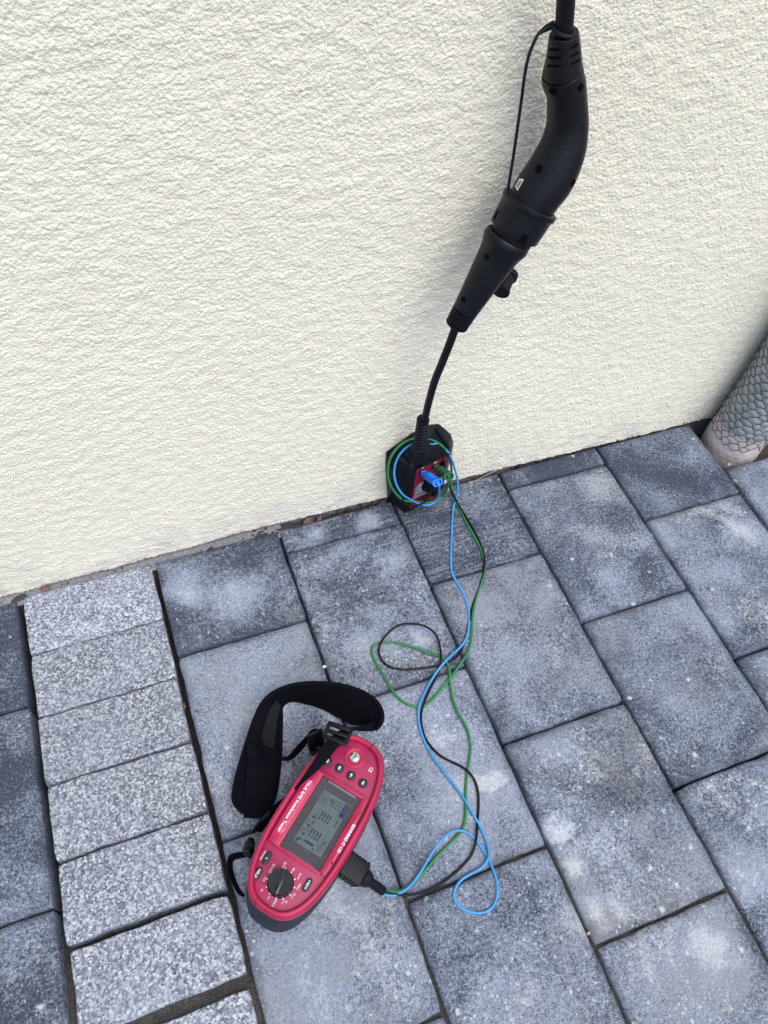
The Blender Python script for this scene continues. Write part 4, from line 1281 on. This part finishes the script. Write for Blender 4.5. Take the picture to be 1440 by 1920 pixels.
# the test lead's plug in the tester's flank
pl0 = on_z(643, 1617, .055); pl1 = on_z(690, 1650, .042); pl2 = on_z(717, 1670, .0175)
pd = (pl1 - pl0); pd.normalize()
pside = pd.cross(Vector((0, 0, 1))).normalized(); pup = pside.cross(pd)
pfr = frame(pl0, pd, pside, pup)
plen = (pl1 - pl0).length
hull_pts = []
pb = B()
bm_prof = []
V, F = box_bm(plen * .86, .031, .026, .004, 3)
housing = mk('connector', [pfr((v[0] + plen * .36, v[1], v[2])) for v in V], F, 'black', lead, angle=40)
for i in range(6):
    V, F = box_bm(.0024, .0325, .0275, .0011, 2)
    mk('grip_rib', [pfr((v[0] + plen * (.10 + .118 * i), v[1], v[2])) for v in V], F, 'black', housing)
cpts = [pfr((plen * .77, 0, 0)), pfr((plen * .80, 0, 0)), pfr((plen * .84, 0, 0)), pfr((plen * 1.05, 0, -.001)), pfr((plen * 1.10, 0, -.0015))]
mk('collar', *tube(cpts, [.0118, .0128, .0122, .0092, .0065], 28), 'black', lead)
sl = [pfr((plen * 1.04, 0, -.001)), pfr((plen * 1.10, 0, -.002)), pl2 * .5 + pfr((plen * 1.1, 0, -.001)) * .5, pl2]
mk('shrink_sleeve', *tube(catmull([tuple(p) for p in sl], 4), .0062, 20), 'black_rub', lead)

# ------------------------------------------------------------------ carrying strap
strap = empty('carrying_strap', on_z(480, 1480, 0), 'black padded carrying strap looped beside the red tester', 'strap')
def ribbon(A_, B_, th, sub=5, across=6, crown=0.0):
    a = [Vector(p) for p in catmull([tuple(p) for p in A_], sub)]; b_ = [Vector(p) for p in catmull([tuple(p) for p in B_], sub)]
    n = len(a)
    V, F = [], []
    for i in range(n):
        t_ = (a[min(i + 1, n - 1)] + b_[min(i + 1, n - 1)] - a[max(i - 1, 0)] - b_[max(i - 1, 0)]).normalized()
        w = (b_[i] - a[i])
        nn = w.cross(t_).normalized()
        for k in range(across + 1):
            s = k / across
            c = a[i].lerp(b_[i], s)
            e = math.sqrt(max(0.0, 1 - abs(2 * s - 1) ** 6)) * .8 + .2
            V.append(c + nn * (th / 2 * e + crown * (1 - (2 * s - 1) ** 2)))
        for k in range(across, -1, -1):
            s = k / across
            c = a[i].lerp(b_[i], s)
            e = math.sqrt(max(0.0, 1 - abs(2 * s - 1) ** 6)) * .8 + .2
            V.append(c - nn * (th / 2 * e))
    m_ = 2 * (across + 1)
    for i in range(n - 1):
        for k in range(m_): F.append([i * m_ + k, i * m_ + (k + 1) % m_, (i + 1) * m_ + (k + 1) % m_, (i + 1) * m_ + k])
    F.append(list(range(m_))); F.append([(n - 1) * m_ + k for k in range(m_)])
    return V, F
def zz(X_, Y_): return 420 + X_ / 4.5, 1260 + Y_ / 4.5          # survey sheet of the strap
def sp(lst): return [on_z(*zz(x, y), z) for x, y, z in lst]
Aed = sp([(165, 1190, .010), (85, 1090, .014), (92, 960, .018), (130, 800, .022), (185, 620, .026), (250, 420, .031), (320, 270, .037), (410, 180, .042), (560, 115, .046), (760, 92, .048), (980, 110, .048), (1150, 160, .047), (1270, 235, .046), (1330, 330, .044), (1330, 420, .040), (1275, 490, .034)])
Bed = sp([(330, 1200, .004), (400, 1120, .004), (440, 1000, .005), (462, 850, .006), (478, 680, .006), (482, 520, .005), (484, 380, .004), (490, 290, .003), (570, 240, .003), (720, 265, .003), (850, 310, .003), (980, 380, .003), (1075, 430, .004), (1160, 440, .008), (1220, 450, .014), (1250, 488, .020)])
pad = mk('shoulder_pad', *ribbon(Aed, Bed, .0046, 5, 8), 'pad', strap, angle=60)
e1 = catmull([tuple(p) for p in Aed], 5)
mk('edge_binding', *tube([Vector(p) for p in e1], .0031, 10), 'web', pad)
e2 = catmull([tuple(p) for p in Bed], 5)
mk('edge_binding', *tube([Vector(p) for p in e2], .0026, 10), 'web', pad)
# webbing sewn along the pad's inner face
def inset(A_, B_, s0, s1, lift):
    a, b_ = [], []
    n = len(A_)
    for i in range(n):
        t_ = (A_[min(i + 1, n - 1)] - A_[max(i - 1, 0)]).normalized(); w = (B_[i] - A_[i]); nn = w.cross(t_).normalized()
        if nn.dot(CAM - A_[i]) < 0: nn = -nn
        a.append(A_[i].lerp(B_[i], s0) + nn * lift); b_.append(A_[i].lerp(B_[i], s1) + nn * lift)
    return a, b_
ia, ib = inset(Aed[2:8], Bed[2:8], .30, .80, .0036)
wb2 = mk('webbing', *ribbon(ia, ib, .0016, 5, 4), 'web', pad, angle=60)
# fine ribs woven across the webbing
fa = [Vector(p) for p in catmull([tuple(p) for p in ia], 14)]; fb = [Vector(p) for p in catmull([tuple(p) for p in ib], 14)]
rb = B()
for i in range(30, len(fa) - 2):
    d0 = (fa[i] - fb[i]).normalized()
    up = (CAM - fa[i]).normalized() * .0012
    rb.add(*tube([fa[i] - d0 * .002 + up, fb[i] + d0 * .002 + up], .00055, 4, caps=False))
rb.build('woven_ribs', 'rib', wb2)
# sleeve band round the pad and its little loop
band_a = sp([(196, 600, .036), (190, 660, .034), (198, 735, .033)]); band_b = sp([(470, 690, .018), (476, 715, .017), (480, 745, .016)])
mk('keeper_band', *ribbon([band_a[0], band_a[1], band_a[2]], [band_b[0], band_b[1], band_b[2]], .003, 4, 6), 'web', strap, angle=60)
lp = sp([(285, 575, .040), (300, 560, .046), (325, 580, .050), (355, 630, .048), (375, 690, .042), (330, 680, .040), (295, 630, .040)])
lp2 = [p + Vector((-.004, -.004, -.012)) for p in lp]
mk('keeper_loop', *ribbon(lp, lp2, .0012, 5, 3), 'web', strap, angle=60)
lowb = ribbon(sp([(165, 1230, .006), (170, 1100, .018), (185, 900, .026), (200, 740, .031)]), sp([(330, 1235, .006), (400, 1100, .012), (440, 900, .013), (455, 745, .014)]), .0022, 5, 5)
mk('webbing', *lowb, 'web', strap, angle=60)
# short tail from the keeper to the clip
ta = sp([(470, 718, .020), (540, 708, .022), (600, 640, .026), (680, 555, .032), (735, 490, .040), (785, 475, .046)])
tb = sp([(480, 748, .018), (560, 745, .014), (640, 680, .015), (700, 605, .018), (745, 545, .026), (792, 520, .034)])
mk('tail', *ribbon(ta, tb, .0018, 6, 3), 'web', strap, angle=60)
# webbing over the tester's shoulder, through the buckle, to the pad
wa = sp([(1275, 420, .040), (1180, 450, .060), (1040, 470, .092), (930, 520, .113), (830, 620, .114), (760, 740, .113), (690, 850, .111), (600, 972, .105), (515, 1048, .088), (415, 1128, .068), (325, 1208, .052), (245, 1335, .036)])
wbb = sp([(1260, 500, .026), (1150, 500, .054), (1090, 500, .088), (1010, 590, .111), (940, 660, .112), (860, 760, .111), (770, 850, .110), (640, 962, .108), (560, 1060, .080), (480, 1160, .058), (400, 1250, .042), (320, 1350, .028)])
mk('webbing', *ribbon(wa, wbb, .0020, 6, 5), 'web', strap, angle=60)
# ladder buckle and hook
def tri_frame(c, x, y): 
    z = x.cross(y).normalized(); return frame(c, x.normalized(), z.cross(x.normalized()), z)
bc = on_z(*zz(960, 520), .117)
bxv = (on_z(*zz(1040, 560), .117) - on_z(*zz(860, 500), .117)).normalized()
byv = Vector((0, 0, 1)).cross(bxv)
bfr = frame(bc, bxv, byv, Vector((0, 0, 1)))
bk = B()
for dx, dy, sx, sy in ((0, .0095, .034, .0060), (0, -.0095, .034, .0060), (-.0150, 0, .0048, .022), (.0150, 0, .0048, .022), (0, 0, .029, .0050)):
    V, F = box_bm(sx, sy, .0052, .0015, 2)
    bk.add([bfr((v[0] + dx, v[1] + dy, v[2])) for v in V], F)
bk.build('ladder_buckle', 'clip', strap, angle=50)
hk = B()
hc = on_z(*zz(770, 590), .070)
V, F = hull([hc + Vector(p) for p in ((-.012, -.008, -.02), (.012, -.010, -.016), (.016, .010, .0), (-.008, .012, .004), (.0, .0, .034), (.012, .006, .03), (-.010, .004, .02))], .003, 2)
hk.add(V, F)
hk.add(*tube(catmull([tuple(p) for p in sp([(735, 660, .060), (745, 690, .070), (780, 680, .085), (800, 640, .095)])], 4), .0028, 8))
hk.build('snap_hook', 'clip', strap)
# lower clip against the tester's flank and the dangling tail below it
cl = B()
c1_ = sp([(270, 1330, .028)])[0]
cl.add(*tube(catmull([tuple(on_z(470, 1576, .030)), tuple(on_z(462, 1590, .045)), tuple(on_z(464, 1600, .058)), tuple(on_z(472, 1596, .066))], 5), .0045, 10))
cl.add(*tube(catmull([tuple(p) for p in sp([(400, 1180, .062), (310, 1260, .046), (245, 1350, .030)])], 5), .0028, 8))
V, F = hull([on_z(458, 1578, .050), on_z(478, 1570, .050), on_z(478, 1598, .052), on_z(458, 1606, .048), on_z(462, 1582, .062), on_z(476, 1590, .064), on_z(455, 1590, .030), on_z(470, 1612, .030)], .002, 2)
cl.add(V, F)
cl.build('snap_hook', 'clip', strap, angle=40)
da = [on_z(*z1(x, y), z) for x, y, z in ((215, 1265, .040), (110, 1290, .034), (92, 1370, .030), (118, 1460, .026), (160, 1545, .022), (205, 1575, .018))]
db = [on_z(*z1(x, y), z) for x, y, z in ((225, 1305, .030), (140, 1325, .018), (130, 1375, .014), (150, 1455, .012), (180, 1520, .010), (212, 1560, .008))]
mk('tail', *ribbon(da, db, .0018, 5, 3), 'web', strap, angle=60)

# ------------------------------------------------------------------ small things on the paving
def leaf(px, py, z, s, rz, tiltx, label):
    c = on_z(px, py, z) if z < .5 else None
    V, F = [], []
    n = 9
    rm = Matrix.Rotation(rz, 3, 'Z') @ Matrix.Rotation(tiltx, 3, 'X')
    rr_ = random.Random(int(px * 13 + py))
    for i in range(n + 1):
        t_ = i / n
        w = s * .30 * math.sin(math.pi * (.04 + .94 * t_) ** .8) ** .9 * rr_.uniform(.55, 1.25)
        for k, kk in ((-1, 1), (-.5, .4), (0, 0), (.5, .4), (1, 1)):
            V.append(c + rm @ Vector((s * (t_ - .5), k * w, s * (.22 * kk + .18 * (t_ - .5) ** 2 + rr_.uniform(-.07, .07)))))
    for i in range(n):
        for k in range(4): F.append([i * 5 + k, i * 5 + k + 1, i * 5 + k + 6, i * 5 + k + 5])
    o = mk('dry_leaf', V, F, 'leaf', None, loc=c)
    so_ = o.modifiers.new('thickness', 'SOLIDIFY'); so_.thickness = .0004
    tag(o, label, 'leaf', 'dry leaves by the wall')
    return o
leaf(84, 1101, .004, .017, .3, .9, 'dry brown leaf at the wall foot above the granite band')
leaf(344, 1325, .0005, .010, 1.3, .5, 'small brown leaf caught in the joint right of the granite band')
leaf(578, 978, -.004, .020, .2, .5, 'dry leaf in the wall gap left of the adapter box, farther from the box')
leaf(597, 974, -.004, .018, 1.0, .8, 'crumpled dry leaf in the wall gap, overlapping a leaf on its left')
leaf(716, 942, -.004, .018, .6, .7, 'dark dry leaf in the wall gap touching the adapter box')
leaf(962, 865, .003, .016, .5, 1.0, 'pale dry leaf at the wall foot right of the adapter box')
st = catmull([tuple(on_z(866, 916, .002)), tuple(on_z(900, 897, .004)), tuple(on_z(935, 880, .005)), tuple(on_z(962, 868, .006))], 5)
tag(mk('straw_stalk', *tube([Vector(p) for p in st], .0005, 6), 'straw', None, loc=on_z(866, 916, 0)), 'thin pale straw stalk lying across the slab toward the wall', 'straw')
st = catmull([tuple(on_z(488, 1001, .001)), tuple(on_z(505, 996, .004)), tuple(on_z(518, 995, .005)), tuple(on_z(528, 1000, .003))], 5)
tag(mk('straw_stalk', *tube([Vector(p) for p in st], .0005, 6), 'straw', None, loc=on_z(488, 1001, 0)), 'short curved straw at the wall foot left of the box', 'straw')
def pebble(px, py, s, label, mat='pebble', z=0.0):
    c = on_z(px, py, z)
    bm = bmesh.new(); bmesh.ops.create_icosphere(bm, subdivisions=2, radius=1)
    rr_ = random.Random(int(px))
    for v in bm.verts: v.co = Vector((v.co.x * s, v.co.y * s * .75, v.co.z * s * .6)) * rr_.uniform(.92, 1.06)
    bm.verts.index_update()
    V = [c + Vector((0, 0, s * .5)) + v.co for v in bm.verts]; F = [[v.index for v in f.verts] for f in bm.faces]; bm.free()
    tag(mk('pebble', V, F, mat, None, loc=c), label, 'pebble', 'loose pebbles on the paving')
pebble(608, 1251, .0036, 'white pebble on the joint above the carrying strap')
pebble(1103, 1750, .0030, 'tan pebble in the joint at the lower right', 'straw', -.002)
pebble(1434, 884, .016, 'large pale pebble in the hole beside the netted pipe', 'stone', -.018)
pebble(1366, 872, .0045, 'small tan pebble at the foot of the netted pipe', 'straw', -.004)
